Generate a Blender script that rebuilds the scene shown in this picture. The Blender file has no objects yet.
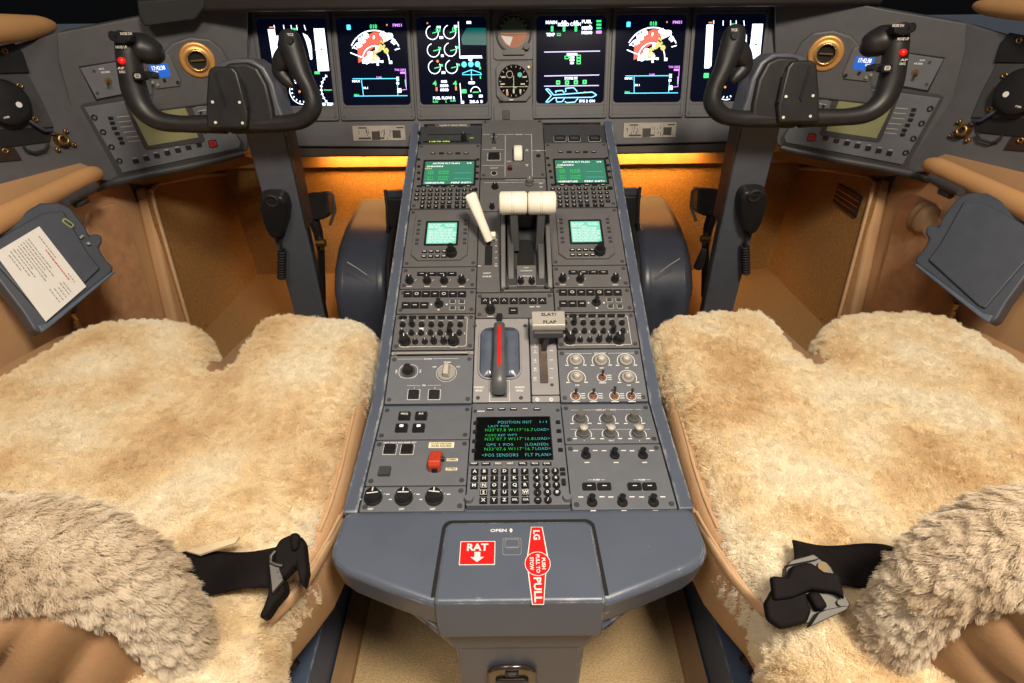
import bpy, bmesh, math, random
from mathutils import Vector, Matrix, noise
random.seed(4)
R=math.radians
SC=bpy.context.scene; COL=SC.collection
# ---------------------------------------------------------------- camera
F=560.0; PITCH=R(37); ROLL=R(0.6)
CL=Vector((-.006,0,1.15))
_r=Vector((1,0,0)); _f=Vector((0,math.cos(PITCH),-math.sin(PITCH))); _u=Vector((0,math.sin(PITCH),math.cos(PITCH)))
RT=_r*math.cos(ROLL)-_u*math.sin(ROLL); UP=_u*math.cos(ROLL)+_r*math.sin(ROLL)
cam=bpy.data.objects.new('camera',bpy.data.cameras.new('camera')); COL.objects.link(cam)
m=Matrix((RT,UP,-_f)).transposed().to_4x4(); m.translation=CL; cam.matrix_world=m
cam.data.sensor_width=36; cam.data.lens=36*F/1024; cam.data.clip_start=.02
SC.camera=cam
def ray(px,py): return RT*((px-512)/F)+UP*((341.5-py)/F)+_f
def mpx(px,py,Z):
    d=ray(px,py)*Z; p=Vector((-2*CL.x-d.x,d.y,d.z)); z=p.dot(_f); return (512+F*p.dot(RT)/z, 341.5-F*p.dot(UP)/z)
def atx(px,py,x): d=ray(px,py); return CL+d*((x-CL.x)/d.x)
def aty(px,py,y): d=ray(px,py); return CL+d*((y-CL.y)/d.y)
def atz(px,py,z): d=ray(px,py); return CL+d*((z-CL.z)/d.z)
class Frame:
    def __init__(s,o,u,v,base=None):
        s.o=Vector(o); s.u=Vector(u).normalized(); s.w=s.u.cross(Vector(v)).normalized(); s.v=s.w.cross(s.u); s.base=base
    def uv(s,px,py,w=0):
        if s.base: return s.base.uv(px,py,w)
        d=ray(px,py); p=CL+d*((s.o+s.w*w-CL).dot(s.w)/d.dot(s.w))-s.o
        return (p.dot(s.u),p.dot(s.v))
    def P(s,u,v,w=0): return s.o+s.u*u+s.v*v+s.w*w
    def pix(s,px,py,w=0): a=s.uv(px,py,w); return s.P(a[0],a[1],w)
    def shift(s,du): f=Frame(s.o+s.u*du,s.u,s.v,base=s.base or s); return f
Z0=1.15
bend=Vector((0,.663,Z0-.63))
PU=Frame(bend,(1,0,0),(0,.676,.233))          # upper pedestal deck
PL=Frame(bend,(1,0,0),(0,.26,.0085))           # lower pedestal deck
MP=Frame((0,1.428,Z0-.360),(1,0,0),(0,.062,.178))   # main instrument panel
_mp=MP.pix(250,80)
WL=Frame(_mp,(.93,.368,0),(-.2,-.05,.97))      # left wing of the panel
SL=Frame(WL.pix(88,130),(.45,.89,0),(-.2,-.05,.97)) # side console face
# ---------------------------------------------------------------- materials
def sr(r,g,b): return tuple(((c/255/12.92) if c/255<=.04045 else ((c/255+.055)/1.055)**2.4) for c in (r,g,b))
MATS={}
def mat(name,col,rough=.5,metal=0,var=.12,scale=40,bump=0,bscale=200,emit=None,es=0,coat=0,col2=None,spec=.5,stretch=None,wear=None,mid=None):
    if name in MATS: return MATS[name]
    M=bpy.data.materials.new(name); M.use_nodes=True; N=M.node_tree.nodes; L=M.node_tree.links
    b=N['Principled BSDF']; b.inputs['Roughness'].default_value=rough; b.inputs['Metallic'].default_value=metal
    b.inputs['Specular IOR Level'].default_value=spec; b.inputs['Coat Weight'].default_value=coat
    tc=N.new('ShaderNodeTexCoord'); src=tc.outputs['Object']
    if stretch:
        mp=N.new('ShaderNodeMapping'); mp.inputs['Scale'].default_value=stretch; L.new(src,mp.inputs[0]); src=mp.outputs[0]
    nz=N.new('ShaderNodeTexNoise'); nz.inputs['Scale'].default_value=scale; nz.inputs['Detail'].default_value=5; L.new(src,nz.inputs['Vector'])
    cr=N.new('ShaderNodeValToRGB'); L.new(nz.outputs['Fac'],cr.inputs[0])
    c2=col2 or tuple(min(1,c*(1+var)) for c in col); c1=col if col2 else tuple(c*(1-var) for c in col)
    cr.color_ramp.elements[0].position=.32; cr.color_ramp.elements[0].color=(*c1,1)
    cr.color_ramp.elements[1].position=.68; cr.color_ramp.elements[1].color=(*c2,1)
    out=cr.outputs[0]
    if wear:
        geo=N.new('ShaderNodeNewGeometry'); n2=N.new('ShaderNodeTexNoise'); n2.inputs['Scale'].default_value=45; n2.inputs['Detail'].default_value=7; L.new(tc.outputs['Object'],n2.inputs['Vector'])
        bv=N.new('ShaderNodeBevel'); bv.samples=4; bv.inputs['Radius'].default_value=.006
        dt=N.new('ShaderNodeVectorMath'); dt.operation='DOT_PRODUCT'; L.new(bv.outputs[0],dt.inputs[0]); L.new(geo.outputs['True Normal'],dt.inputs[1])
        a0=N.new('ShaderNodeMath'); a0.operation='MULTIPLY_ADD'; L.new(dt.outputs['Value'],a0.inputs[0]); a0.inputs[1].default_value=-3; a0.inputs[2].default_value=3
        am=N.new('ShaderNodeMath'); am.operation='MINIMUM'; L.new(a0.outputs[0],am.inputs[0]); am.inputs[1].default_value=.36
        a=N.new('ShaderNodeMath'); a.operation='ADD'; L.new(n2.outputs['Fac'],a.inputs[0]); L.new(am.outputs[0],a.inputs[1])
        r2=N.new('ShaderNodeValToRGB'); L.new(a.outputs[0],r2.inputs[0]); r2.color_ramp.elements[0].position=.74; r2.color_ramp.elements[1].position=.84
        mx=N.new('ShaderNodeMix'); mx.data_type='RGBA'; L.new(r2.outputs[0],mx.inputs[0]); L.new(out,mx.inputs[6]); mx.inputs[7].default_value=(*wear,1); out=mx.outputs[2]
    L.new(out,b.inputs['Base Color'])
    if bump:
        n3=N.new('ShaderNodeTexNoise'); n3.inputs['Scale'].default_value=bscale; n3.inputs['Detail'].default_value=3; L.new(src,n3.inputs['Vector'])
        bp=N.new('ShaderNodeBump'); bp.inputs['Strength'].default_value=bump; bp.inputs['Distance'].default_value=.004; L.new(n3.outputs['Fac'],bp.inputs['Height']); L.new(bp.outputs[0],b.inputs['Normal'])
    if emit: b.inputs['Emission Color'].default_value=(*emit,1); b.inputs['Emission Strength'].default_value=es
    MATS[name]=M; return M
GREY=mat('panel grey paint',sr(84,84,88),.5,var=.06,bump=.05,bscale=900)
DGREY=mat('dark grey paint',sr(62,62,64),.5,var=.08)
BLUE=mat('blue grey paint',sr(83,91,106),.36,var=.06,scale=12,wear=sr(190,190,190),bump=.03,bscale=60)
MODL=mat('control panel grey',sr(101,104,111),.5,var=.05,bump=.05,bscale=900)
MODU=mat('control panel warm grey',sr(97,96,97),.5,var=.05,bump=.05,bscale=900)
MODB=mat('light grey enamel',sr(146,144,145),.45,var=.04)
BLACK=mat('black plastic',(.012,.012,.013),.4,var=.2)
SATIN=mat('satin black yoke',(.016,.015,.015),.45,var=.2,bump=.06,bscale=500)
RUBBER=mat('black rubber',(.01,.01,.011),.7,var=.2)
WHITE=mat('white marking',(.75,.74,.72),.6,var=.02)
IVORY=mat('ivory plastic',sr(248,240,222),.4,var=.02)
IVW=mat('yellowed placard',sr(235,226,190),.5,var=.03)
BRASS=mat('brass metal',sr(165,132,84),.42,metal=1,var=.1)
GOLD=mat('gold anodised ring',sr(225,170,100),.42,metal=.7,var=.08)
STEEL=mat('polished steel',sr(96,94,92),.6,metal=1,var=.05)
SILV=mat('satin silver',sr(182,176,168),.35,metal=.15,var=.03)
RED=mat('red paint',sr(205,22,22),.4,var=.05)
ORED=mat('orange red plastic',sr(190,62,38),.35,var=.06)
KNOBG=mat('grey knob plastic',sr(150,147,142),.4,var=.05)
CLEAR=mat('smoked plastic',sr(104,103,102),.15,var=.05)
LEATH=mat('tan leather',sr(182,146,110),.5,var=.1,scale=9,bump=.25,bscale=260)
LEAT2=mat('tan leather piping',sr(196,160,124),.5,var=.08,bump=.2,bscale=260)
TAN=mat('tan trim',sr(204,164,122),.55,var=.06,scale=6)
TAN2=mat('tan padded trim',sr(200,152,102),.55,var=.05,scale=6)
BROWN=mat('brown laminate',sr(126,96,70),.5,var=.06)
PLASTIC_BLUE=mat('dark blue grey plastic',sr(66,71,82),.45,var=.08,bump=.08,bscale=600)
RAIL=mat('blue rail paint',sr(78,92,116),.4,var=.08,wear=sr(170,170,170))
WEB=mat('black belt webbing',sr(22,18,19),.8,spec=.15,var=.15,bump=.2,bscale=900)
PAPER=mat('white paper',sr(225,222,218),.6,var=.02)
HOLE=mat('black recess',(.004,.004,.004),.8)
def emi(name,c,s): return mat(name,(0,0,0),.5,var=0,emit=c,es=s)
E_W=emi('lit white symbols',(.78,.86,1),2.6); E_C=emi('lit cyan symbols',(.1,.75,1),1.6); E_G=emi('lit green symbols',(.06,.9,.25),1.3)
E_R=emi('lit coral fill',(1,.16,.1),.95); E_Y=emi('lit yellow symbols',(.9,.8,.2),1.0); E_M=emi('lit magenta symbols',(.7,.25,1),1.7)
E_P=emi('lit lilac lines',(.72,.62,1),1.4); E_O=emi('lit orange spots',(1,.3,.1),1.2); E_T=emi('lit teal field',(.0,.14,.13),.8)
E_SG=emi('lit green page',(.06,.27,.16),.9); E_MINT=emi('lit mint page',(.22,.85,.55),1.0); E_MW=emi('lit pale rows',(.75,.95,.88),1.0)
E_B=emi('lit blue clock',(.01,.12,.55),1.1); E_LCD=mat('olive liquid crystal',sr(128,128,92),.35,var=.04,emit=(.25,.25,.12),es=.12); E_LW=emi('lit white text',(1,1,1),1.3)
E_RED=emi('lit red lamp',(1,.02,.015),1.3); E_CT=emi('lit cyan text',(.1,.62,.55),1.0); E_GT=emi('lit green text',(.03,.75,.1),.95)
SCREEN=mat('black glass screen',(.003,.004,.010),.2,var=.1,emit=(.005,.008,.04),es=.15,spec=.03)
# ---------------------------------------------------------------- mesh builder
_tc={}
def glyphs(s,bold):
    k=(s,bold)
    if k in _tc: return _tc[k]
    c=bpy.data.curves.new('t','FONT'); c.body=s; c.offset=.03 if bold else -.012; c.space_character=1 if bold else 1.12; c.resolution_u=2
    o=bpy.data.objects.new('t',c); COL.objects.link(o)
    dg=bpy.context.evaluated_depsgraph_get(); me=bpy.data.meshes.new_from_object(o.evaluated_get(dg))
    vs=[(v.co.x,v.co.y) for v in me.vertices]; fs=[tuple(p.vertices) for p in me.polygons]
    bpy.data.objects.remove(o); bpy.data.curves.remove(c); bpy.data.meshes.remove(me)
    _tc[k]=(vs,fs); return _tc[k]
class MB:
    def __init__(s,mir=False): s.v=[]; s.f=[]; s.mi=[]; s.cur=0; s.mir=mir; s.sm=[]
    def add(s,vs,fs,smooth=False):
        n=len(s.v); s.v+= [tuple(p) for p in vs]; s.f+=[tuple(i+n for i in f) for f in fs]; s.mi+=[s.cur]*len(fs); s.sm+=[smooth]*len(fs); return s
    def prism(s,Fr,pts,w0,w1,inset=0):
        n=len(pts); cx=sum(p[0] for p in pts)/n; cy=sum(p[1] for p in pts)/n
        top=[]
        for (a,b) in pts:
            if inset:
                dx,dy=a-cx,b-cy; l=math.hypot(dx,dy) or 1; k=max(0,1-inset/l); top.append((cx+dx*k,cy+dy*k))
            else: top.append((a,b))
        vs=[Fr.P(a,b,w0) for a,b in pts]+[Fr.P(a,b,w1) for a,b in top]
        fs=[tuple(range(n-1,-1,-1)),tuple(range(n,2*n))]+[(i,(i+1)%n,n+(i+1)%n,n+i) for i in range(n)]
        return s.add(vs,fs)
    def rr(s,u,v,su,sv,r,k=4):
        r=min(r,su/2-1e-5,sv/2-1e-5); P=[]
        if r<=0: return [(u-su/2,v-sv/2),(u+su/2,v-sv/2),(u+su/2,v+sv/2),(u-su/2,v+sv/2)]
        for (cx,cy,a0) in ((u+su/2-r,v-sv/2+r,-90),(u+su/2-r,v+sv/2-r,0),(u-su/2+r,v+sv/2-r,90),(u-su/2+r,v-sv/2+r,180)):
            for i in range(k+1): a=R(a0+90*i/k); P.append((cx+r*math.cos(a),cy+r*math.sin(a)))
        return P
    def box(s,Fr,u,v,su,sv,w0,w1,r=0,inset=0): return s.prism(Fr,s.rr(u,v,su,sv,r),w0,w1,inset)
    def frame(s,Fr,u,v,su,sv,t,w0,w1,r=.003):
        a=s.rr(u,v,su,sv,r); b=s.rr(u,v,su-2*t,sv-2*t,max(r-t*.5,.0008)); n=len(a)
        vs=[Fr.P(x,y,w0) for x,y in a]+[Fr.P(x,y,w1) for x,y in a]+[Fr.P(x,y,w1) for x,y in b]+[Fr.P(x,y,w0) for x,y in b]; fs=[]
        for i in range(n):
            j=(i+1)%n
            for k in range(4): k2=(k+1)%4; fs.append((k*n+i,k*n+j,k2*n+j,k2*n+i))
        return s.add(vs,fs)
    def cyl(s,Fr,u,v,r,w0,w1,r2=None,n=16,flut=0):
        r2=r if r2 is None else r2; A=[2*math.pi*i/n for i in range(n)]; k=lambda i:(1-flut*(i%2))
        vs=[Fr.P(u+r*k(i)*math.cos(a),v+r*k(i)*math.sin(a),w0) for i,a in enumerate(A)]+[Fr.P(u+r2*k(i)*math.cos(a),v+r2*k(i)*math.sin(a),w1) for i,a in enumerate(A)]
        fs=[tuple(range(n-1,-1,-1)),tuple(range(n,2*n))]; s.add(vs,fs)
        return s.add(vs,[(i,(i+1)%n,n+(i+1)%n,n+i) for i in range(n)],True)
    def rev(s,Fr,u,v,prof,n=24):    # lathe about w axis: prof [(r,w)]
        m=len(prof); vs=[]
        for i in range(n):
            a=2*math.pi*i/n
            for r,w in prof: vs.append(Fr.P(u+r*math.cos(a),v+r*math.sin(a),w))
        return s.add(vs,[(i*m+j,((i+1)%n)*m+j,((i+1)%n)*m+j+1,i*m+j+1) for i in range(n) for j in range(m-1)],True)
    def disc(s,Fr,u,v,r,w,n=16,r0=0,a0=0,a1=360):
        if r0==0 and a1-a0==360: return s.add([Fr.P(u+r*math.cos(2*math.pi*i/n),v+r*math.sin(2*math.pi*i/n),w) for i in range(n)],[tuple(range(n))])
        A=[R(a0+(a1-a0)*i/n) for i in range(n+1)]
        vs=[Fr.P(u+r0*math.cos(a),v+r0*math.sin(a),w) for a in A]+[Fr.P(u+r*math.cos(a),v+r*math.sin(a),w) for a in A]
        return s.add(vs,[(i,i+1,n+2+i,n+1+i) for i in range(n)])
    def poly(s,Fr,pts,w): return s.add([Fr.P(a,b,w) for a,b in pts],[tuple(range(len(pts)))])
    def line(s,Fr,p,q,t,w):
        dx,dy=q[0]-p[0],q[1]-p[1]; l=math.hypot(dx,dy) or 1; nx,ny=-dy/l*t/2,dx/l*t/2
        return s.poly(Fr,[(p[0]-nx,p[1]-ny),(q[0]-nx,q[1]-ny),(q[0]+nx,q[1]+ny),(p[0]+nx,p[1]+ny)],w)
    def text(s,Fr,t,u,v,h,w,wid=None,al=0,rot=0,bold=True):
        vs,fs=glyphs(t,bold)
        if not vs: return s
        x0=min(a for a,b in vs); x1=max(a for a,b in vs); y0=0; y1=.72
        ky=h/(y1-y0); kx=(wid/(x1-x0)) if wid else ky; W=(x1-x0)*kx; ca,sa=math.cos(R(rot)),math.sin(R(rot)); P=[]
        for a,b in vs:
            X=(a-x0)*kx-W*(.5+al*.5); Y=(b)*ky-h/2
            if s.mir: X=-X
            P.append(Fr.P(u+X*ca-Y*sa,v+X*sa+Y*ca,w))
        return s.add(P,fs)
    def tube(s,pts,rad,n=10,flat=None,cap=True,closed=False):
        pts=[Vector(p) for p in pts]; m=len(pts)
        if not hasattr(rad,'__len__'): rad=[rad]*m
        t0=(pts[1]-pts[0]).normalized(); up=Vector(flat) if flat else (Vector((0,0,1)) if abs(t0.z)<.8 else Vector((0,1,0)))
        vs=[]
        for i,p in enumerate(pts):
            t=((pts[min(i+1,m-1)]-pts[max(i-1,0)]) if not closed else (pts[(i+1)%m]-pts[i-1])).normalized()
            a=t.cross(up); 
            if a.length<1e-4: a=t.orthogonal()
            a.normalize(); b=a.cross(t).normalized()
            if not flat: up=b
            r=rad[i]; ra,rb=(r if hasattr(r,'__len__') else (r,r))
            for k in range(n): an=2*math.pi*k/n; vs.append(p+a*ra*math.cos(an)+b*rb*math.sin(an))
        fs=[(i*n+k,i*n+(k+1)%n,((i+1)%m)*n+(k+1)%n,((i+1)%m)*n+k) for i in range(m if closed else m-1) for k in range(n)]
        s.add(vs,fs,True)
        if cap and not closed: s.add([vs[k] for k in range(n)]+[vs[(m-1)*n+k] for k in range(n)],[tuple(range(n-1,-1,-1)),tuple(range(n,2*n))])
        return s
    def hull(s,a,b):   # two equal loops of world points
        n=len(a); return s.add(list(a)+list(b),[tuple(range(n-1,-1,-1)),tuple(range(n,2*n))]+[(i,(i+1)%n,n+(i+1)%n,n+i) for i in range(n)])
    def grid(s,fn,nu,nv,smooth=True):
        vs=[fn(i/nu,j/nv) for j in range(nv+1) for i in range(nu+1)]
        return s.add(vs,[(j*(nu+1)+i,j*(nu+1)+i+1,(j+1)*(nu+1)+i+1,(j+1)*(nu+1)+i) for j in range(nv) for i in range(nu)],smooth)
    def build(s,name,mats,parent=None,bevel=0,seg=2,sub=0,solid=0,weld=False):
        if not isinstance(mats,(list,tuple)): mats=[mats]
        vs=[(-x,y,z) for x,y,z in s.v] if s.mir else s.v
        loc=None
        if parent is None and vs:
            xs=[p[0] for p in vs]; ys=[p[1] for p in vs]; zs=[p[2] for p in vs]
            loc=Vector(((min(xs)+max(xs))/2,(min(ys)+max(ys))/2,min(zs))); vs=[(x-loc.x,y-loc.y,z-loc.z) for x,y,z in vs]
        me=bpy.data.meshes.new(name); me.from_pydata(vs,[],s.f); me.update()
        for q in mats: me.materials.append(q)
        me.polygons.foreach_set('material_index',s.mi); me.polygons.foreach_set('use_smooth',s.sm)
        bm=bmesh.new(); bm.from_mesh(me)
        if weld or bevel or sub: bmesh.ops.remove_doubles(bm,verts=bm.verts,dist=1e-5)
        bmesh.ops.recalc_face_normals(bm,faces=bm.faces); bm.to_mesh(me); bm.free()
        o=bpy.data.objects.new(name,me); COL.objects.link(o)
        if loc is not None: o.location=loc; o['_w']=tuple(loc)
        if parent is not None:
            o.parent=parent; o.matrix_parent_inverse=Matrix.Translation(-wloc(parent))
        if solid: q=o.modifiers.new('s','SOLIDIFY'); q.thickness=solid; q.offset=-1
        if bevel:
            q=o.modifiers.new('b','BEVEL'); q.width=bevel; q.segments=seg; q.limit_method='ANGLE'; q.angle_limit=R(35)
            for p in me.polygons: p.use_smooth=True
            q.harden_normals=True
        if sub: q=o.modifiers.new('ss','SUBSURF'); q.levels=sub; q.render_levels=sub
        return o
def wloc(o):
    return Vector(o.get('_w',(0,0,0)))
def tag(o,label=None,cat=None,group=None,kind=None):
    if label: o['label']=label
    if cat: o['category']=cat
    if group: o['group']=group
    if kind: o['kind']=kind
    return o
def thing(name,label,cat,loc,group=None,mir=False):
    o=bpy.data.objects.new(name,None); COL.objects.link(o); loc=Vector(loc)
    if mir: loc.x=-loc.x
    o.location=loc; o['_w']=tuple(loc); o.empty_display_size=.05
    return tag(o,label,cat,group)
def clean():
    for o in bpy.data.objects:
        if '_w' in o: del o['_w']
CARPA=mat('beige woven carpet',sr(196,164,118),.9,var=.0,col2=sr(226,198,152),scale=230,stretch=(1,1.8,1),bump=1.0,bscale=260)
CARPB=mat('brown carpet',sr(134,102,60),.95,col2=sr(156,120,74),scale=200,bump=.8,bscale=350)
CARPW=mat('brown wall carpet',sr(146,108,58),.95,col2=sr(172,130,74),scale=160,bump=.9,bscale=300)
# ================================================================ PEDESTAL
PX=513.5
ped=thing('center_pedestal','tall blue-grey centre pedestal with a worn rounded nose, running between the two sheepskin seats','pedestal',(0,.66,0.05))
HW=.2335; MWD=.2145; CW=.0715
def V(py,Fr): return Fr.uv(PX,py)[1]
vtop=V(124,PU); vn=V(513,PL)
SIDE=Frame((0,0,0),(0,1,0),(0,0,1))
def yz(Fr,v,w=0): p=Fr.P(0,v,w); return (p.y,p.z)
# body : side profile extruded across
prof=[yz(PL,vn,-.004),yz(PL,0,-.004),yz(PU,vtop,-.004),(1.50,.60),(1.62,.05),(.62,.05),(.60,.36)]
b=MB(); b.hull([(-HW,y,z) for y,z in prof],[(HW,y,z) for y,z in prof]); b.build('body',BLUE,ped,bevel=.004)
for s in (-1,1):
    b=MB(); q=[(PL,vn,-.004),(PL,vn,.006),(PL,0,.006),(PU,vtop,.006),(PU,vtop,-.004),(PL,0,-.004)]
    a=[Fr.P(s*(HW+.002),v,w) for Fr,v,w in q]; c=[Fr.P(s*(MWD+.001),v,w) for Fr,v,w in q]
    b.hull(a,c); b.build('side_rail',BLUE,ped,bevel=.003)
# nose : outline on the lower deck, thick skirt, sloping underside
nl=[(345,512),(337,532),(331,549),(330,558),(334,567),(345,575),(385,591),(430,607)]
top=[PL.uv(*p) for p in nl]; top=[(min(a,-.05),v) for a,v in top]
top=top+[(-a,v) for a,v in reversed(top)]
NT=.006
def nloop(w,sc,dv=0): 
    return [PL.P(u*sc[0],vn+(v-vn)*sc[1]+dv,w) for u,v in top]
b=MB(); L=[nloop(NT,(1,1)),nloop(-.052,(.975,.975)),nloop(-.085,(.80,.80)),]
n=len(top); vs=[]; 
for l in L: vs+=l
fs=[tuple(range(n))]+[(k*n+i,k*n+(i+1)%n,(k+1)*n+(i+1)%n,(k+1)*n+i) for k in range(2) for i in range(n)]+[tuple(range(3*n-1,2*n-1,-1))]
b.add(vs,fs); b.build('nose',BLUE,ped,bevel=.011,seg=4)
vlid=V(604,PL); LW=.0985
# lid with its dark gap
vt=V(524,PL); lw2=.092
def lidpts(g,k=5):
    u=LW+g; P=[(-u,vlid-.004)]; 
    C=[(u-.001-.012+.012*math.cos(R(q)),vt+g-.012+.012*math.sin(R(q))) for q in (0,18,36,54,72,90)]; return [(-u-.004,vlid-.02),( u+.004,vlid-.02)]+C+[(-a,v) for a,v in reversed(C)]
b=MB(); b.prism(PL,[(u,max(v,vlid+.006)) for u,v in lidpts(.002)],-.03,NT+.0006); b.build('lid_gap',HOLE,ped)
lp=lidpts(-.0015)
b=MB(); b.hull([PL.P(u,v if v>vlid else v+.017,NT+.004) for u,v in lp],[PL.P(u,v if v>vlid else v+.008,-.062) for u,v in lp])
lid=b.build('storage_lid',BLUE,ped,bevel=.006,seg=3)
w=NT+.0045
def uvp(x,y): return PL.uv(x,y,w)
# RAT placard
a=uvp(460.5,541.5); c=uvp(495,565); cx,cy=(a[0]+c[0])/2,(a[1]+c[1])/2; W_,H_=abs(c[0]-a[0]),abs(a[1]-c[1])
b=MB(); b.box(PL,cx,cy,W_,H_,w,w+.0004,.001); rat=b.build('emergency_placard',WHITE,lid)
b=MB(); b.box(PL,cx,cy,W_-.002,H_-.002,w+.0004,w+.0007,.001); b.build('red_field',RED,rat)
b=MB(); b.text(PL,'RAT',cx,cy+H_*.24,H_*.30,w+.001,wid=W_*.6)
b.poly(PL,[(cx-.0036,cy+.001),(cx-.0036,cy-.0058),(cx-.0085,cy-.0058),(cx,cy-.0125),(cx+.0085,cy-.0058),(cx+.0036,cy-.0058),(cx+.0036,cy+.001)],w+.001)
b.build('lettering',WHITE,rat)
b=MB(); a=uvp(498.5,530.5); b.text(PL,'OPEN',a[0],a[1],.0042,w+.0003,wid=.021); a=uvp(511,530.5)
b.disc(PL,a[0],a[1]+.0012,.0017,w+.0003,10); b.poly(PL,[(a[0]-.0025,a[1]),(a[0],a[1]-.0035),(a[0]+.0025,a[1])],w+.0003); b.build('lettering',WHITE,lid)
b=MB(); a=uvp(512,546.5); b.frame(PL,a[0],a[1],.0235,.0235,.0006,w-.0002,w+.0003,.003); b.frame(PL,a[0],a[1]+.004,.018,.0125,.0006,w-.0002,w+.0003,.003); b.line(PL,(a[0]-.006,a[1]-.001),(a[0]+.007,a[1]-.001),.0008,w+.0003); b.build('latch_outline',KNOBG,lid)
# LG pull stripe
P=[uvp(*p) for p in ((531,527),(542.5,527),(549,561),(547,562),(544,605),(532,605),(526.5,563),(526.5,561))]
b=MB(); b.prism(PL,P,w,w+.0004); c0=uvp(537.6,564); b.cyl(PL,c0[0],c0[1],.0158,w,w+.0004,n=28); st=b.build('pull_stripe',WHITE,lid)
b=MB(); mx=sum(p[0] for p in P)/8; 
b.prism(PL,[(mx+(p[0]-mx)*.88,c0[1]+(p[1]-c0[1])*.985) for p in P],w+.0004,w+.0007); b.cyl(PL,c0[0],c0[1],.0150,w+.0004,w+.0009,n=28); b.build('red_field',RED,st)
b=MB(); b.disc(PL,c0[0],c0[1],.0158,w+.0011,36,r0=.0150)
a=uvp(536.8,535.5); b.text(PL,'LG',a[0],a[1],.0082,w+.0012,wid=.0135,rot=-90)
a=uvp(538,590); b.text(PL,'PULL',a[0],a[1],.0088,w+.0012,wid=.030,rot=-90)
for t,du,l in (('PUSH',.0075,.015),('PULL TO',0.0005,.024),('STOW',-.0070,.017)): b.text(PL,t,c0[0]+du,c0[1],.0045,w+.0012,wid=l,rot=-90)
b.build('lettering',WHITE,st)
# neck and column
CF=Frame((0,.345,.30),(1,0,0),(0,0,1))
b=MB(); vv=[(-.085,.345),(.085,.345),(.095,.40),(.11,.60),(-.11,.60),(-.095,.40)]
b.hull([(x,y,.05) for x,y in vv],[(x,y,.44) for x,y in vv]); col=b.build('column',BLUE,ped,bevel=.008)
b=MB(); q=[(-.195,.40),(-.105,.342),(.105,.342),(.195,.40),(.2,.60),(-.2,.60)]; b.hull([(x,y,.440) for x,y in q],[(x*.84/(1 if abs(x)<.12 else 1.6),y,.385) for x,y in q]); b.build('neck',BLUE,ped,bevel=.01)
zc=atz(512,672,0); 
a=CF.uv(512,672)
b=MB(); pts=[(-.034,-.09),(.034,-.09),(.034,.012),(.026,.024),(.012,.029),(-.012,.029),(-.026,.024),(-.034,.012)]
b.prism(CF,[(a[0]+x,a[1]+y) for x,y in pts],0,.008); la=b.build('latch_plate',mat('bronze black enamel',sr(48,40,34),.2,coat=.5),ped,bevel=.004)
b=MB(); b.box(CF,a[0],a[1]-.035,.046,.075,.008,.012,.008); b.build('latch_recess',BLACK,la,bevel=.002)
b=MB(); b.box(CF,a[0],a[1]-.037,.034,.062,.012,.0135,.005); b.build('paddle',mat('brown leather insert',sr(84,66,52),.6),la)
b=MB(); b.frame(CF,a[0],a[1]+.016,.018,.009,.002,.008,.012,.003); b.build('catch',BLACK,la,bevel=.001)
b=MB(); b.box(CF,a[0],a[1]+.016,.010,.0035,.008,.012,.001); b.build('catch_bolt',STEEL,la)

# ---- helpers for control panels
def module(name,label,cat,Fr,u0,u1,y0,y1,m,group=None,h=.004,gap=.0008,screws=True,ns=4):
    v1=V(y0,Fr) if y0<0 or y0>3 else y0; v0=V(y1,Fr)
    t=thing(name,label,cat,Fr.P((u0+u1)/2,v0,0),group)
    b=MB(); b.box(Fr,(u0+u1)/2,(v0+v1)/2,u1-u0-2*gap,v1-v0-2*gap,-.003,h,.002)
    fp=b.build('faceplate',m,t,bevel=.0008,seg=1); t['_v']=(v0,v1)
    if screws:
        for du in (u0+.0075,u1-.0075):
            for dv in ((v0+.0085,v1-.0085) if ns==4 else ((v0+v1)/2,)):
                b=MB(); b.cyl(Fr,du,dv,.0042,h-.001,h+.0009,.0036,n=12); sc=b.build('screw',DGREY,t)
    return t
def key(t,Fr,u,v,su,sv,h0=.004,hh=.003,m=None,r=.0008,name='key'):
    b=MB(); b.box(Fr,u,v,su,sv,h0-.001,h0+hh,r,inset=.0006); return b.build(name,m or BLACK,t)
def legend(t,name='legend',m=None,b=None): return b.build(name,m or WHITE,t)
def knob(t,Fr,u,v,r,h,m=None,h0=.004,tip=None,name='knob',flut=.06,n=20,ptr=True):
    b=MB(); b.cyl(Fr,u,v,r,h0-.001,h0+h*.35,r,n=n); b.cyl(Fr,u,v,r*.86,h0+h*.35,h0+h,r*.78,n=n,flut=flut)
    o=b.build(name,m or BLACK,t)
    if ptr: b=MB(); b.line(Fr,(u,v+r*.1),(u,v+r*.72),r*.16,h0+h+.0003); b.build('pointer',WHITE,o)
    return o
def toggle(t,Fr,u,v,h0=.004,ang=.35,m=None,base=None,L=.017):
    b=MB(); b.cyl(Fr,u,v,.0062,h0-.001,h0+.0016,.0055,n=6); b.cyl(Fr,u,v,.0042,h0+.0016,h0+.005,.0036,n=12); o=b.build('toggle_switch',base or STEEL,t)
    p=Fr.P(u,v,h0+.004); q=p+Fr.w*L*math.cos(ang)+Fr.v*L*math.sin(ang)
    b=MB(); b.tube([p,p.lerp(q,.5),q],[.0013,.0018,.0026],8); b.build('lever',m or STEEL,o); return o
CDUX=dict(l=[417.6,424,430.7,437.5,444,450.4],n=[458,464.5,471])
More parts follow.
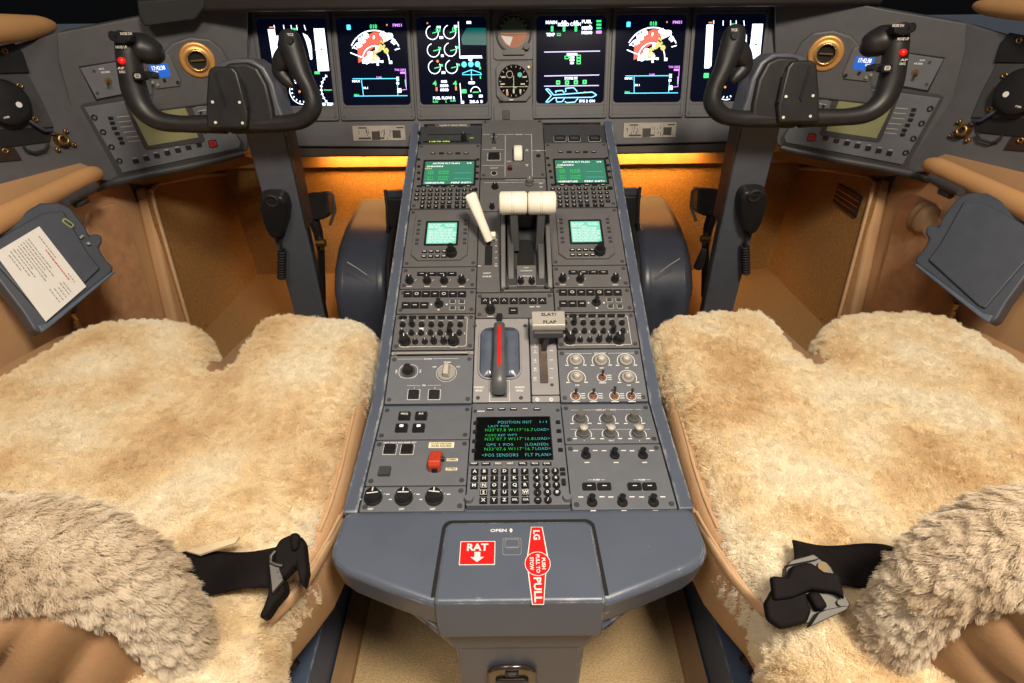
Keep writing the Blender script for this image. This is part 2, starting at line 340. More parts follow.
def cdu_upper(side,du):
    Fr=PU.shift(du); lo=-MWD; hi=-CW
    t=module('flight_management_keypad','%s one of the twin keypads with lit green pages at the pedestal top'%side,'keypad unit',Fr,lo,hi,145.5,209.8,MODU,'upper flight management keypads',h=.006)
    g=lambda x,y:Fr.uv(x,y,.006)
    a=g(449.1,172.9); ws=g(473.6,172.9)[0]-g(424.2,172.9)[0]; hs=g(449,161.3)[1]-g(449,184.3)[1]; b=MB(); b.frame(Fr,a[0],a[1],ws+.009,hs+.009,.0042,.006,.0078,.002); b.build('screen_bezel',BLACK,t)
    b=MB(); b.box(Fr,a[0],a[1],ws,hs,.006,.0066); s=b.build('screen',E_SG,t)
    X=lambda k:a[0]+k*ws/2; Y=lambda k:a[1]+k*hs/2
    b=MB(); b.text(Fr,'ACTIVE FLT PLAN',X(-.15),Y(.82),.0048,.0069,wid=.060); b.text(Fr,'1/4',X(.8),Y(.82),.0048,.0069,wid=.010); b.text(Fr,'ORIGIN',X(-.6),Y(.56),.0042,.0069,wid=.036)
    b.text(Fr,'<DEPARTURE',X(-.55),Y(-.86),.0052,.0069,wid=.042); b.text(Fr,'PERF INIT>',X(.52),Y(-.86),.0052,.0069,wid=.044); b.build('white_text',E_LW,s)
    b=MB(); b.text(Fr,'KSAN',X(-.85),Y(.38),.0042,.0069,wid=.014); b.build('yellow_text',E_Y,s)
    b=MB()
    for k,(l,r) in enumerate((('270','50.2NM'),('283','FL320'),('311','12.5NM'),('041','3100A'))):
        yy=(.12,-.05,-.38,-.58)[k]; b.text(Fr,l,X(-.75),Y(yy),.0042,.0069,wid=.013); b.text(Fr,r,X(-.22),Y(yy),.0042,.0069,wid=.022)
    b.build('green_text',E_GT,s)
    b=MB()
    for yy in (-.03,-.5): b.box(Fr,X(.55),Y(yy),.036,.0008,.0067,.0069)
    b.build('cyan_lines',E_CT,s)
    for y in (160,167,173.3,179.3):
        for x in (418.8,): p=g(x,y); key(t,Fr,p[0],p[1],.007,.005,.006,name='line_key')
        p=g(477,y); key(t,Fr,-.0775,p[1],.007,.005,.006,name='line_key')
    for x in (419.5,428,436,444,452.5,460.5,468.5): p=g(x,186.6); key(t,Fr,p[0],p[1],.0125,.0055,.006,.002,name='function_key')
    for x in (433,441.5,449.7,457.8,466): p=g(x,153.7); key(t,Fr,p[0],p[1],.0115,.0050,.006,.002,name='function_key')
    lg=MB()
    for x in (433,449.7,466): p=g(x,153.7); lg.box(Fr,p[0],p[1],.006,.001,.008,.0083)
    for x in (428,452.5,468.5): p=g(x,186.6); lg.box(Fr,p[0],p[1],.007,.001,.008,.0083)
    C='ABCDEFGHIJKLMNOPQRSTUVWXYZ'; rows=(190.8,195,199.2,203.2,206.9); k=0
    for i,y in enumerate(rows):
        for x in CDUX['l']:
            if i>=3 and x==CDUX['l'][0]: continue
            u=g(x,191)[0]; v=g(450,y)[1]; key(t,Fr,u,v,.0098,.0068,.006,.003)
            if k<26: lg.text(Fr,C[k],u,v,.0034,.0093); k+=1
        for j,x in enumerate(CDUX['n']):
            if i==4 and j==2: continue
            u=g(x,191)[0]; v=g(450,y)[1]; key(t,Fr,u,v,.0098,.0068,.006,.003); lg.text(Fr,('123','456','789','.0-','/+ ')[i][j],u,v,.0034,.0093)
    p=g(478,190); key(t,Fr,-.080,p[1],.009,.008,.006,.003)
    legend(t,b=lg); return t
DU=.2865
cdu_upper('left',0); cdu_upper('right',DU)
# radio strip top left, button panel top right
t=module('radio_strip','slim radio strip with glowing yellow-green digits at the top left of the pedestal','radio panel',PU,-MWD,-CW,127.5,145.2,DGREY,screws=False,h=.005)
g=lambda x,y:PU.uv(x,y,.005)
p=g(444,141.7); b=MB(); b.box(PU,p[0]+.004,p[1],.105,.0065,.005,.0056); b.build('display_window',HOLE,t)
b=MB(); p=g(439.5,141.8); b.text(PU,'118.70 ON',p[0],p[1],.0042,.006,wid=.046); b.build('digits',emi('lit lime digits',(.55,.8,.02),1.4),t)
b=MB(); p=g(471.7,138); b.box(PU,p[0],p[1],.009,.004,.005,.0058); b.build('annunciator',emi('dim lime lamp',(.3,.5,.05),.7),t)
p=g(464,139.5); knob(t,PU,p[0],p[1],.0065,.016,h0=.005)
for y in (134,144): p=g(418.5,y); knob(t,PU,p[0]+.002,p[1],.004,.006,h0=.005,ptr=False,name='stud')
b=MB(); p=g(449,134.5); b.box(PU,p[0],p[1],.10,.0025,.005,.0056); b.build('groove',HOLE,t)
t=module('reversion_button_panel','dark panel with three square guarded buttons at the top right of the pedestal','button panel',PU,CW,MWD,127.5,145.2,DGREY,screws=False,h=.005)
for x in (559.9,574.3,594.5):
    p=g(x,139); bz=MB(); bz.frame(PU,p[0],p[1],.0265,.0175,.0022,.005,.0085,.004); o=bz.build('button_guard',BLACK,t); key(t,PU,p[0],p[1],.019,.011,.005,.003,m=DGREY,name='button')
    bz=MB(); bz.frame(PU,p[0],p[1],.0285,.0195,.0005,.005,.0055,.004); bz.build('outline',WHITE,t)
# trim panel
t=module('pitch_trim_panel','trim panel with ivory wheel and red lamp at the head of the pedestal','trim panel',PU,-CW,CW,123,181,MODU,h=.009)
g=lambda x,y:PU.uv(x,y,.009); w=.0092
b=MB(); 
def ln(x0,y0,x1,y1,tk=.0008): b.line(PU,g(x0,y0),g(x1,y1),tk,w)
ln(483,134.5,490,134.5); ln(497,134.5,504.5,134.5); ln(505.3,134.5,505,176.5); ln(506,134.5,514,134.5); ln(524,134.5,532,134.5); ln(531.5,134.5,532.3,176.5); ln(482.5,149.6,503.5,149.6); ln(482.5,165.5,504,165.5); ln(532,150.6,546,150.6); ln(505,180,545,180)
for tx,x,y,l in (('ELEV TRIM',519,134.5,.016),('STAB',494,148,.008),('NOSE DN',494,168,.017),('SEL',538.3,150.7,.009),('PUSH',509,161.3,.009),('DN',527,150,.006),('UP',527,165,.006),('CH 1',494,137,.012)): p=g(x,y); b.text(PU,tx,p[0],p[1],.0028,w,wid=l)
for s,y in ((1,150.5),(-1,165)):
    p=g(527,y); b.line(PU,(p[0]-.004,p[1]-.002*s),(p[0]+.004,p[1]-.002*s),.0008,w); b.line(PU,(p[0],p[1]-.002*s),(p[0],p[1]+.006*s),.0009,w)
p=g(494,157); b.frame(PU,p[0],p[1],.030,.024,.0006,.009,.0094,.001); p=g(494,173.3); b.disc(PU,p[0],p[1],.0072,w,20,r0=.0064)
b.build('legend',WHITE,t)
p=g(518,154.5); b=MB(); b.box(PU,p[0],p[1],.024,.046,.009,.0100,.003); b.build('wheel_slot',HOLE,t)
b=MB(); nn=24
for i in range(nn):
    pass
WA=Frame(PU.P(p[0],p[1],.006),PU.v,PU.w)  # axis along -x
b.rev(WA,0,0,[(0,-.0095),(.020,-.0095),(.0222,-.007),(.0222,.007),(.020,.0095),(0,.0095)],30); b.build('trim_wheel',IVORY,t)
p=g(494,157); key(t,PU,p[0],p[1],.024,.018,.009,.006,m=BLACK,name='guarded_button')
p=g(509.9,169); knob(t,PU,p[0],p[1],.0055,.006,h0=.009,ptr=False,name='lamp_base'); b=MB(); b.rev(PU,p[0],p[1],[(.0042,.014),(.0038,.017),(.002,.019),(0,.0195)],14); b.build('red_lamp',emi('dim red lamp',(.35,.005,.01),.5),t)
for x,y in ((494,173.3),(538.3,156)): p=g(x,y); b=MB(); b.cyl(PU,p[0],p[1],.0052,.009,.0105); b.build('push_stud',HOLE,t)
p=g(494,142.5); toggle(t,PU,p[0],p[1],.009,.5,m=BLACK,base=DGREY)
# lower middle strip behind the levers
t=module('engine_start_panel','grey strip with small rotary switch below the trim panel, behind the ivory levers','switch panel',PU,-CW,CW,181.3,213,MODU,h=.006,screws=False)
g=lambda x,y:PU.uv(x,y,.006)
p=g(495,187.5); knob(t,PU,p[0],p[1],.0075,.010,h0=.006); p=g(529.5,184); knob(t,PU,p[0],p[1],.0095,.014,m=CLEAR,h0=.006,flut=.12); p=g(495,208); knob(t,PU,p[0]-.006,p[1],.0055,.012,h0=.006)
b=MB(); p=g(514,182.5); b.line(PU,(p[0]-.065,p[1]),(p[0]+.065,p[1]),.0007,.0063)
for tx,x,y in (('START',495,183),('RUN',541,183.5),('OFF',541,187)): p=g(x,y); b.text(PU,tx,p[0],p[1],.003,.0063)
b.build('legend',WHITE,t)
# ---- tuning units
def tuning(side,du):
    Fr=PU.shift(du); g=lambda x,y:Fr.uv(x,y,.004)
    t=module('radio_tuning_unit','%s one of two radio units with a glowing pale green page and black knob'%side,'radio unit',Fr,-MWD,-CW,210,267.2,MODU,'radio tuning units')
    a=g(415.5,221); c=g(466,213.2); v1=g(440,213)[1]; v0=g(440,261.3)[1]; u0=-.2005; u1=-.0905; ch=.014
    pts=[(u0,v0+ch),(u0+ch,v0),(u1-ch,v0),(u1,v0+ch),(u1,v1-.008),(u1-.008,v1),(u0+.008,v1),(u0,v1-.008)]
    b=MB(); b.prism(Fr,pts,.003,.009,inset=.001); b.build('raised_bezel',MODU,t,bevel=.001)
    b=MB(); b.frame(Fr,(u0+u1)/2,(v0+v1)/2,.001,.001,.0001,.009,.0091)
    p=g(441.8,233.5); p=Fr.uv(441.8,233.5,.009); b=MB(); b.frame(Fr,p[0],p[1],.0665,.0665,.004,.009,.011,.002); b.build('screen_bezel',BLACK,t)
    b=MB(); b.box(Fr,p[0],p[1],.0585,.0585,.009,.0096); s=b.build('screen',E_MINT,t)
    b=MB(); rn=random.Random(3)
    for k in range(12):
        yy=p[1]+.024-k*.0043; x=p[0]-.027
        while x<p[0]+.022:
            l=rn.uniform(.004,.012)
            if rn.random()<.8 or k>3: b.box(Fr,x+l/2,yy,l,.0028,.0096,.0098)
            x+=l+.0016
    b.build('white_rows',E_MW,s)
    g9=lambda x,y:Fr.uv(x,y,.009)
    for y in (221,224.6,230,233.7,239.8,243.6):
        v=g9(440,y)[1]
        for u in (-.1925+.0015,-.0985+.0015): key(t,Fr,u,v,.0072,.0055,.009,.002,m=DGREY,name='line_key')
    for y in (251.8,256.8):
        for x in (424.3,431,437.6,444.2): u=g9(x,254)[0]; key(t,Fr,u,g9(440,y)[1],.0105,.0062,.009,.0025)
    p=g9(451.5,254); b=MB(); b.cyl(Fr,p[0],p[1],.0112,.008,.020,.0105,n=22,flut=.07); b.cyl(Fr,p[0],p[1],.0070,.020,.034,.0060,n=18,flut=.08); b.build('dual_knob',BLACK,t)
    lg=MB()
    for y in (251.8,256.8):
        for x in (424.3,431,437.6,444.2): u=g9(x,254)[0]; lg.box(Fr,u,g9(440,y)[1],.0055,.0018,.0115,.0118)
    legend(t,b=lg)
tuning('left',0); tuning('right',DU)
# ---- radar / display control rows
def ctlrow(side,du,miss):
    Fr=PU.shift(du); g=lambda x,y:Fr.uv(x,y,.004)
    t=module('radio_control_panel','%s shallow panel with small knobs under four flat buttons, just below the tuning unit'%side,'control panel',Fr,-MWD,-CW,267.6,289.2,MODU,'knob strips on the pedestal')
    for i,x in enumerate((422,432,442,452)): u,v=g(x,274.5); key(t,Fr,u,v,.0185,.0085,name='button')
    lg=MB()
    for i,x in enumerate((409.9,427.4,444.4,462)):
        if i==miss: continue
        u,v=g(x,281.8); knob(t,Fr,u,v,.0073,.015); lg.box(Fr,u,v-.0115,.010,.0012,.004,.0044); lg.line(Fr,(u+.009,v+.002),(u+.012,v+.006),.0007,.0044)
    for x in (422,432,442,452): u,v=g(x,274.5); lg.box(Fr,u,v,.007,.001,.0068,.0072)
    legend(t,b=lg)
    t=module('mode_button_panel','%s panel of square black push buttons with a small joystick, under the knob strip'%side,'button panel',Fr,-MWD,-CW,289.5,314,MODU,'mode button panels')
    lg=MB()
    for i,x in enumerate((407.9,416.9,426,435,444,453,462)):
        u,v=g(x,294.6); key(t,Fr,u,v,.0158,.0138,name='button'); (lg.box(Fr,u,v,.006,.0012,.0068,.0073) if i not in (1,4) else lg.frame(Fr,u,v,.007,.006,.001,.0068,.0073))
    for x in (406,415,424.3):
        u,v=g(x,305.8); key(t,Fr,u,v,.0158,.0138,name='button'); lg.box(Fr,u,v,.007,.0012,.0068,.0073)
    u,v=g(439,304.5); b=MB(); b.cyl(Fr,u,v,.0085,.003,.006,n=18); j=b.build('joystick',BLACK,t); b=MB(); b.tube([Fr.P(u,v,.005),Fr.P(u,v,.015),Fr.P(u,v,.019)],[.002,.0028,.0045],10); b.build('stick',BLACK,j)
    for dx,dy in ((-.014,0),(.014,0),(0,-.012),(0,.012)): lg.box(Fr,u+dx,v+dy,.003,.003,.004,.0044)
    for x in (452.6,461.8):
        for y in (301.9,308.2): u,v=g(x,y); key(t,Fr,u,v,.009,.0066,m=DGREY,name='small_button'); lg.frame(Fr,u,v,.0105,.0082,.0005,.004,.0044,.001)
    legend(t,b=lg)
    # audio
    t=module('audio_control_panel','%s audio panel packed with rows of tiny black knobs inside a white outline'%side,'audio panel',Fr,-MWD,-CW,314.3,350.5,MODU,'audio control panels')
    lg=MB(); c=g(434,332); lg.frame(Fr,c[0],c[1],.116,.062,.0007,.004,.0044,.003)
    xs=(403.4,413,422.4,432,441.5,451,460.8)
    for i,x in enumerate(xs):
        u,v=g(x,318.2); b=MB(); b.box(Fr,u,v,.013,.0045,.004,.009,.001); b.build('rocker',BLACK,t); lg.line(Fr,(u-.004,v-.006),(u+.004,v-.006),.0006,.0044)
        u,v=g(x-.5,325.4); knob(t,Fr,u,v,.0052,.008 if i!=1 else .015,ptr=False,n=14); lg.disc(Fr,u,v+.0075,.0006,.0044,6)
        u,v=g(x-1.2,333.6); knob(t,Fr,u,v,.0052,.008 if i!=5 else .018,ptr=False,n=14); lg.box(Fr,u+.009,v,.001,.004,.004,.0044)
    for x,r,h in ((405.2,.0098,.018),(415.4,.0052,.008),(425,.0052,.008),(434.2,.0055,.015),(444,.0055,.015),(453.8,.0098,.018)): u,v=g(x,342.3); knob(t,Fr,u,v,r,h,n=18)
    u,v=g(421.6,329.6); 
    if du==0: lg.box(Fr,u,v,.007,.006,.004,.006)
    for x in (405.2,453.8): u,v=g(x,348); lg.box(Fr,u,v+.002,.012,.0012,.004,.0044)
    legend(t,b=lg)
ctlrow('left',0,None); ctlrow('right',DU,2)
# ---- centre button row
t=module('caution_button_panel','centre row of seven black push buttons between the thrust quadrant and the brake handle','button panel',PU,-CW,CW,293.8,319.3,MODU)
g=lambda x,y:PU.uv(x,y,.004); lg=MB()
for i,x in enumerate((485.2,494.8,504.2,513.8,523.2,532.7,542.2)): u,v=g(x,301.4); key(t,PU,u,v,.0156,.0138,name='button'); lg.line(PU,(u-.003,v-.002),(u,v+.003),.0008,.0072); lg.line(PU,(u,v+.003),(u+.003,v-.002),.0008,.0072)
u,v=g(513.3,311.2); key(t,PU,u,v,.0172,.0142,name='button'); lg.box(PU,u,v,.008,.001,.0068,.0072)
u,v=g(490.6,311); knob(t,PU,u,v,.0085,.020); lg.box(PU,u,v-.0125,.012,.001,.004,.0044)
u,v=g(535,306.8); lg.text(PU,'RESET  TEST',u,v,.0026,.0044); legend(t,b=lg)
u,v=g(500,317); key(t,PU,u,v,.009,.008,.004,.004,name='small_button')
# ---- thrust quadrant
t=thing('thrust_quadrant','thrust lever quadrant with a pair of ivory cylindrical grips, in the middle of the pedestal','thrust levers',PU.pix(527,293,0))
g=lambda x,y:PU.uv(x,y,.004)
v0=V(293.4,PU); v1=V(213,PU); uL=-.026; uR=CW-.0008; UC=(uL+uR)/2
b=MB(); 
b.box(PU,(uL-CW)/2,(v0+v1)/2,uL+CW-.0016,v1-v0-.0016,-.003,.004,.002); b.build('speed_lever_plate',MODU,t,bevel=.0008)
b=MB(); b.box(PU,UC,(v0+v1)/2,uR-uL,v1-v0,-.003,.003); b.build('quadrant_base',DGREY,t)
for s in (0,1):   # side cheeks
    u=uL+.005 if s==0 else uR-.005
    b=MB(); b.hull([PU.P(u-.0045,v0+.004,0),PU.P(u-.0045,v1-.004,0),PU.P(u-.0045,v1-.004,.035),PU.P(u-.0045,v1-.03,.042),PU.P(u-.0045,v0+.02,.02),PU.P(u-.0045,v0+.004,.010)],
      [PU.P(u+.0045,v0+.004,0),PU.P(u+.0045,v1-.004,0),PU.P(u+.0045,v1-.004,.035),PU.P(u+.0045,v1-.03,.042),PU.P(u+.0045,v0+.02,.02),PU.P(u+.0045,v0+.004,.010)]); b.build('side_cheek',MODU,t,bevel=.002)
# centre housing with a dark hollow
for (ua,ub,m_) in ((uL+.0125,uL+.0265,DGREY),(uR-.0265,uR-.0125,DGREY)):
    b=MB(); um=(ua+ub)/2; hw=(ub-ua)/2
    P=[(v0+.03,.002),(v1-.004,.002),(v1-.004,.030),(v1-.05,.034),(v0+.06,.020)]
    b.hull([PU.P(um-hw,v,w) for v,w in P],[PU.P(um+hw,v,w) for v,w in P]); b.build('lever_slot_cover',m_,t,bevel=.003)
b=MB(); P=[(v0+.012,.002),(v0+.055,.002),(v0+.055,.016),(v0+.012,.007)]
b.hull([PU.P(UC-.018,v,w) for v,w in P],[PU.P(UC+.018,v,w) for v,w in P]); b.build('cutoff_plate',MODU,t,bevel=.001)
b=MB(); b.box(PU,UC,v0+.095,.034,.075,.003,.0045,.012); b.build('hollow',HOLE,t)
b=MB(); P=[(v1-.05,.002),(v1-.004,.002),(v1-.004,.042),(v1-.05,.042)]; b.hull([PU.P(UC-.018,v,w) for v,w in P],[PU.P(UC+.018,v,w) for v,w in P]); b.build('center_housing',MODU,t,bevel=.008)
lg=MB(); lg.box(PU,UC,v0+.040,.022,.0012,.0165,.0168); lg.box(PU,UC,v0+.0475,.01,.0012,.0165,.0168); lg.text(PU,'OFF RUN',UC,v0+.030,.003,.0135,wid=.02); legend(t,b=lg)
for x in (520.8,531.7):
    u,v=PU.uv(x,281.5,.01); knob(t,PU,u,v,.0062,.014,m=BLACK,h0=.006,name='run_switch')
for s in (0,1):
    u=uL+.009 if s==0 else uR-.009; b=MB(); b.cyl(PU,u,v0+.010,.006,.003,.011,n=14); b.build('bolt',DGREY,t)
b=MB(); b.frame(PU,UC,v0+.008,uR-uL-.012,.012,.0012,.003,.006,.001); b.build('front_lip',KNOBG,t)
GW=.088
for s,(xa,xb) in enumerate(((499.4,526.9),(527.9,555.6))):
    ca=PU.uv((xa+xb)/2,203,GW); cc=PU.P(ca[0],ca[1],GW)
    ea=PU.uv(xa,203,GW)[0]; eb=PU.uv(xb,203,GW)[0]; hl=(eb-ea)/2
    AX=Frame(cc,PU.v,PU.w); 
    lv=thing_l=MB(); base=PU.P(ca[0],ca[1]-.01,.018)
    AR=[(-.010,0),(.010,0),(.0085,1),(-.0085,1)]
    lv.hull([PU.P(ca[0]+(.004 if s==0 else -.004)-.0075,ca[1]-.052,.012),PU.P(ca[0]+(.004 if s==0 else -.004)+.0075,ca[1]-.052,.012),PU.P(ca[0]+(.004 if s==0 else -.004)+.0075,ca[1]-.02,.012),PU.P(ca[0]+(.004 if s==0 else -.004)-.0075,ca[1]-.02,.012)],
            [PU.P(ca[0]-.0075,ca[1]-.008,GW),PU.P(ca[0]+.0075,ca[1]-.008,GW),PU.P(ca[0]+.0075,ca[1]+.012,GW),PU.P(ca[0]-.0075,ca[1]+.012,GW)])
    lvo=lv.build('thrust_lever',DGREY,t,bevel=.002)
    b=MB(); r=.0212; b.rev(AX,0,0,[(0,-hl),(r-.003,-hl),(r,-hl+.003),(r,hl-.003),(r-.003,hl),(0,hl)],32); go=b.build('grip',IVORY,lvo)
    b=MB(); 
    for k in (-.12,.0): b.rev(AX,0,0,[(r+.0001,hl*k),(r+.0003,hl*k+.0002),(r+.0001,hl*k+.0004)],32)
    b.build('seam',KNOBG,go)
# speed brake lever
t=thing('speed_brake_lever','slim ivory speed brake lever leaning left beside the thrust grips, in its own slot','lever',PU.pix(488.5,245,0))
g=lambda x,y:PU.uv(x,y,.004)
p=g(488.6,255.5); b=MB(); b.box(PU,p[0],p[1],.0145,.050,.0035,.0050,.001); b.build('slot',HOLE,t)
A=PU.pix(489.5,241,.018); Bq=PU.pix(470,193.5,.088)
b=MB(); d=(Bq-A).normalized(); b.tube([A,A.lerp(Bq,.04),A.lerp(Bq,.45),A.lerp(Bq,.85),A.lerp(Bq,.97),Bq],[(.0075,.006),(.0088,.0070),(.0092,.0068),(.0118,.0078),(.0122,.0080),(.0075,.005)],12,flat=PU.w); b.build('handle',IVORY,t)
b=MB(); b.box(PU,g(490.5,240)[0],g(490.5,240)[1]+.002,.021,.012,.008,.020,.002); b.build('foot',IVORY,t,bevel=.002)
b=MB(); b.box(PU,p[0],p[1]+.032,.006,.012,.004,.014); b.build('stem',STEEL,t)
lg=MB()
for k,y in enumerate((240,246,252,258,264)): p=g(496,y); lg.box(PU,p[0],p[1],.004,.0011,.004,.0045)
for y in (266,): 
    for x in (479.5,496): p=g(x,y); lg.box(PU,p[0],p[1],.006,.0013,.004,.0045)
p=g(487,273.3); lg.text(PU,'FLIGHT',p[0],p[1],.0032,.0045,wid=.014); p=g(487,276.6); lg.text(PU,'SPOILER',p[0],p[1],.0032,.0045,wid=.017); legend(t,b=lg)
# ---- emergency / parking brake
t=module('parking_brake_unit','light grey parking brake unit with a red-striped grey handle over two round hollows','parking brake',PU,-CW,.0240,319.8,403.8,MODB,h=.005,ns=1,screws=False)
g=lambda x,y:PU.uv(x,y,.005)
v1=g(499,328)[1]; v0=g(499,379)[1]; uc=g(499.8,355)[0]; 
b=MB(); b.frame(PU,uc,(v0+v1)/2,.0735,v1-v0+.004,.0028,.004,.009,.018); b.build('recess_rim',MODB,t,bevel=.001)
b=MB(); b.box(PU,uc,(v0+v1)/2,.069,v1-v0,.0045,.0056,.017); b.build('recess',mat('glossy blue grey well',sr(58,66,84),.18),t)
for s in (-1,1):
    b=MB(); c=(uc+s*.019,(v0+v1)/2)
    b.grid(lambda i,j:PU.P(c[0]+(i-.5)*.026,c[1]+(j-.5)*(v1-v0-.012),.0058+.007*math.sin(math.pi*i)*math.sin(math.pi*min(1,max(0,j)))**.4),8,16); b.build('finger_scoop',mat('glossy blue grey scoop',sr(90,98,114),.2),t)
lg=MB(); 
u_,v_=g(499.5,391); lg.frame(PU,u_,v_,.033,.040,.0008,.005,.0054,.001)
for x in (479,519.8): 
    u,v=g(x,387.3); lg.text(PU,'PARKING',u,v,.0036,.0054,wid=.0155); u,v=g(x,390.6); lg.text(PU,'BRAKE',u,v,.0036,.0054,wid=.0115)
legend(t,b=lg)
for x in (478,521): u,v=g(x,398); b=MB(); b.cyl(PU,u,v,.0032,.004,.0062); b.build('screw',DGREY,t)
for x in (475,525): u,v=g(x,326); b=MB(); b.cyl(PU,u,v,.0032,.004,.0062); b.build('screw',DGREY,t)
ya,yb=PU.uv(499.5,322,.03)[1],PU.uv(499.5,391,.02)[1]; uc=PU.uv(499.3,355,.03)[0]
b=MB(); b.tube([PU.P(uc,ya,.022),PU.P(uc,ya-.004,.028),PU.P(uc,(ya+yb)/2,.030),PU.P(uc,yb+.02,.030),PU.P(uc,yb+.006,.026),PU.P(uc,yb,.014)],[(.0085,.006),(.0095,.008),(.0098,.008),(.0115,.009),(.0125,.009),(.011,.006)],16,flat=PU.w); h=b.build('brake_handle',mat('dark grey lever paint',sr(88,90,92),.35),t)
ys,ye=PU.uv(499.5,325.5,.038)[1],PU.uv(499.5,366,.038)[1]; b=MB(); b.box(PU,uc,(ys+ye)/2,.0052,ys-ye,.0365,.0388,.0005); b.build('red_stripe',RED,h)
ye=g(499.5,393)[1]; b=MB(); b.box(PU,uc,ye+.0005,.022,.010,.006,.012,.001); b.build('chrome_stop',STEEL,t); b=MB(); b.box(PU,uc,ye+.0045,.024,.026,.004,.0085,.001); b.build('handle_bracket',mat('dark grey lever paint',sr(88,90,92),.35),t)
u,v=g(499.5,319); b=MB(); b.box(PU,u,v,.010,.012,.006,.014,.002); b.build('hinge',BLACK,t)
# ---- flap unit
t=module('flap_lever_unit','slat and flap lever unit with a silver handle and track, beside the brake handle','flap lever',PU,.0248,CW,319.8,396.8,MODB,h=.005,screws=False)
g=lambda x,y:PU.uv(x,y,.005)
u,v=g(543.4,364); b=MB(); b.box(PU,u,v,.0115,.073,.0050,.0056,.001); b.build('track',mat('track brown steel',sr(120,104,94),.3,metal=.5),t); b=MB(); b.frame(PU,u,v,.0135,.075,.001,.005,.0062,.001); b.build('track_edge',DGREY,t)
lg=MB()
for y,tx in ((345,'0'),(350.7,'6'),(360,'16'),(368.5,'20'),(378,'30')):
    u,v=g(535,y); lg.text(PU,tx,u,v,.0036,.0054); lg.box(PU,u,v-.0045,.006,.0009,.005,.0054); u,v=g(551.5,y); lg.box(PU,u,v,.006,.0011,.005,.0054)
legend(t,b=lg)
b=MB(); u,v=g(552,385); b.cyl(PU,u,v,.0028,.004,.0062); b.build('screw',DGREY,t)
a=PU.uv(531.8,318,.058); c=PU.uv(565,318,.058); uc=(a[0]+c[0])/2; wd=c[0]-a[0]; vT=PU.uv(548,311,.058)[1]; vB=PU.uv(548,326,.058)[1]
b=MB(); P=[(vT+.001,.050),(vT,.058),(vB+.001,.060),(vB-.001,.057),(vB-.001,.046),(vT+.001,.046)]
b.hull([PU.P(uc-wd/2,v,w) for v,w in P],[PU.P(uc+wd/2,v,w) for v,w in P]); h=b.build('flap_handle',SILV,t,bevel=.0015)
b=MB(); P=[(vT-.002,.046),(vB-.006,.046),(vB-.010,.036),(vT-.006,.036)]; b.hull([PU.P(uc-wd*.45,v,w) for v,w in P],[PU.P(uc+wd*.45,v,w) for v,w in P]); b.build('under_grip',DGREY,h,bevel=.002)
b=MB(); p0=g(543.4,349); b.hull([PU.P(p0[0]-.004,p0[1]-.006,.003),PU.P(p0[0]+.004,p0[1]-.006,.003),PU.P(p0[0]+.004,p0[1]+.012,.003),PU.P(p0[0]-.004,p0[1]+.012,.003)],[PU.P(uc-.004,vB-.004,.040),PU.P(uc+.004,vB-.004,.040),PU.P(uc+.004,vB+.012,.040),PU.P(uc-.004,vB+.012,.040)]); b.build('shank',STEEL,h)
lg=MB(); lg.text(PU,'SLAT/',uc+.001,(vT*.75+vB*.25),.0062,.0592,wid=.026); lg.text(PU,'FLAP',uc+.002,(vT*.22+vB*.78),.0062,.0602,wid=.022); lg.build('lettering',mat('dark grey marking',sr(60,58,56),.6),h)
t=module('flap_stop_plate','narrow light grey plate with two white ring studs below the flap track','stop plate',PU,.0248,CW,397,404.2,MODB,h=.005,screws=False)
for x in (537.2,551): u,v=g(x,400.2); b=MB(); b.rev(PU,u,v,[(.0018,.005),(.0018,.0075),(.0035,.0075),(.0035,.005)],14); b.build('ring_stud',WHITE,t)
# ---- left knob panel
t=module('data_pull_bar','slim grey grab bar across the left of the pedestal under the audio panel','grab bar',PU,-MWD,-CW,350.8,355.2,MODB,h=.003,screws=False)
p0=PU.uv(392,352.8,.012); p1=PU.uv(468,352.8,.012); b=MB(); b.tube([PU.P(-.205,p0[1],.002),PU.P(-.205,p0[1],.009),PU.P(-.200,p0[1],.010),PU.P(-.085,p0[1],.010),PU.P(-.080,p0[1],.009),PU.P(-.080,p0[1],.002)],.0022,8); b.build('bar',KNOBG,t)
t=module('lighting_knob_panel','panel with a black rotary, a big pale winged knob and two square buttons','control panel',PU,-MWD,-CW,355.5,404.2,MODL)
g=lambda x,y:PU.uv(x,y,.004); lg=MB()
u,v=g(408.4,371.5); 
lg.frame(PU,u,v,.032,.0265,.0006,.004,.0045,.0105)
b=MB(); b.cyl(PU,u,v,.0118,.003,.006,n=24); b.build('rotary_base',DGREY,t); knob(t,PU,u,v,.0085,.016,ptr=False)
for dx in (-.020,.020): lg.text(PU,'OFF' if dx<0 else 'ON',u+dx,v,.003,.0045,rot=90)
u,v=g(446.5,373); b=MB(); b.cyl(PU,u,v,.0158,.003,.007,.0152,n=28); kb=b.build('pale_knob',KNOBG,t); b=MB(); b.hull([PU.P(u-.0065,v-.009,.007),PU.P(u+.0055,v-.011,.007),PU.P(u+.0065,v+.012,.007),PU.P(u-.0035,v+.013,.007)],[PU.P(u-.0050,v-.008,.018),PU.P(u+.0040,v-.0095,.018),PU.P(u+.0045,v+.011,.018),PU.P(u-.0030,v+.0115,.018)]); b.build('knob_wing',mat('pale knob plastic',sr(186,178,168),.4),kb,bevel=.0015)
lg.disc(PU,u,v,.0172,.0043,32,r0=.0166)
for tx,dx,dy in (('OFF',-.021,.012),('NORM',0,.021),('ON',.019,.012)): lg.text(PU,tx,u+dx,v+dy,.0028,.0045)
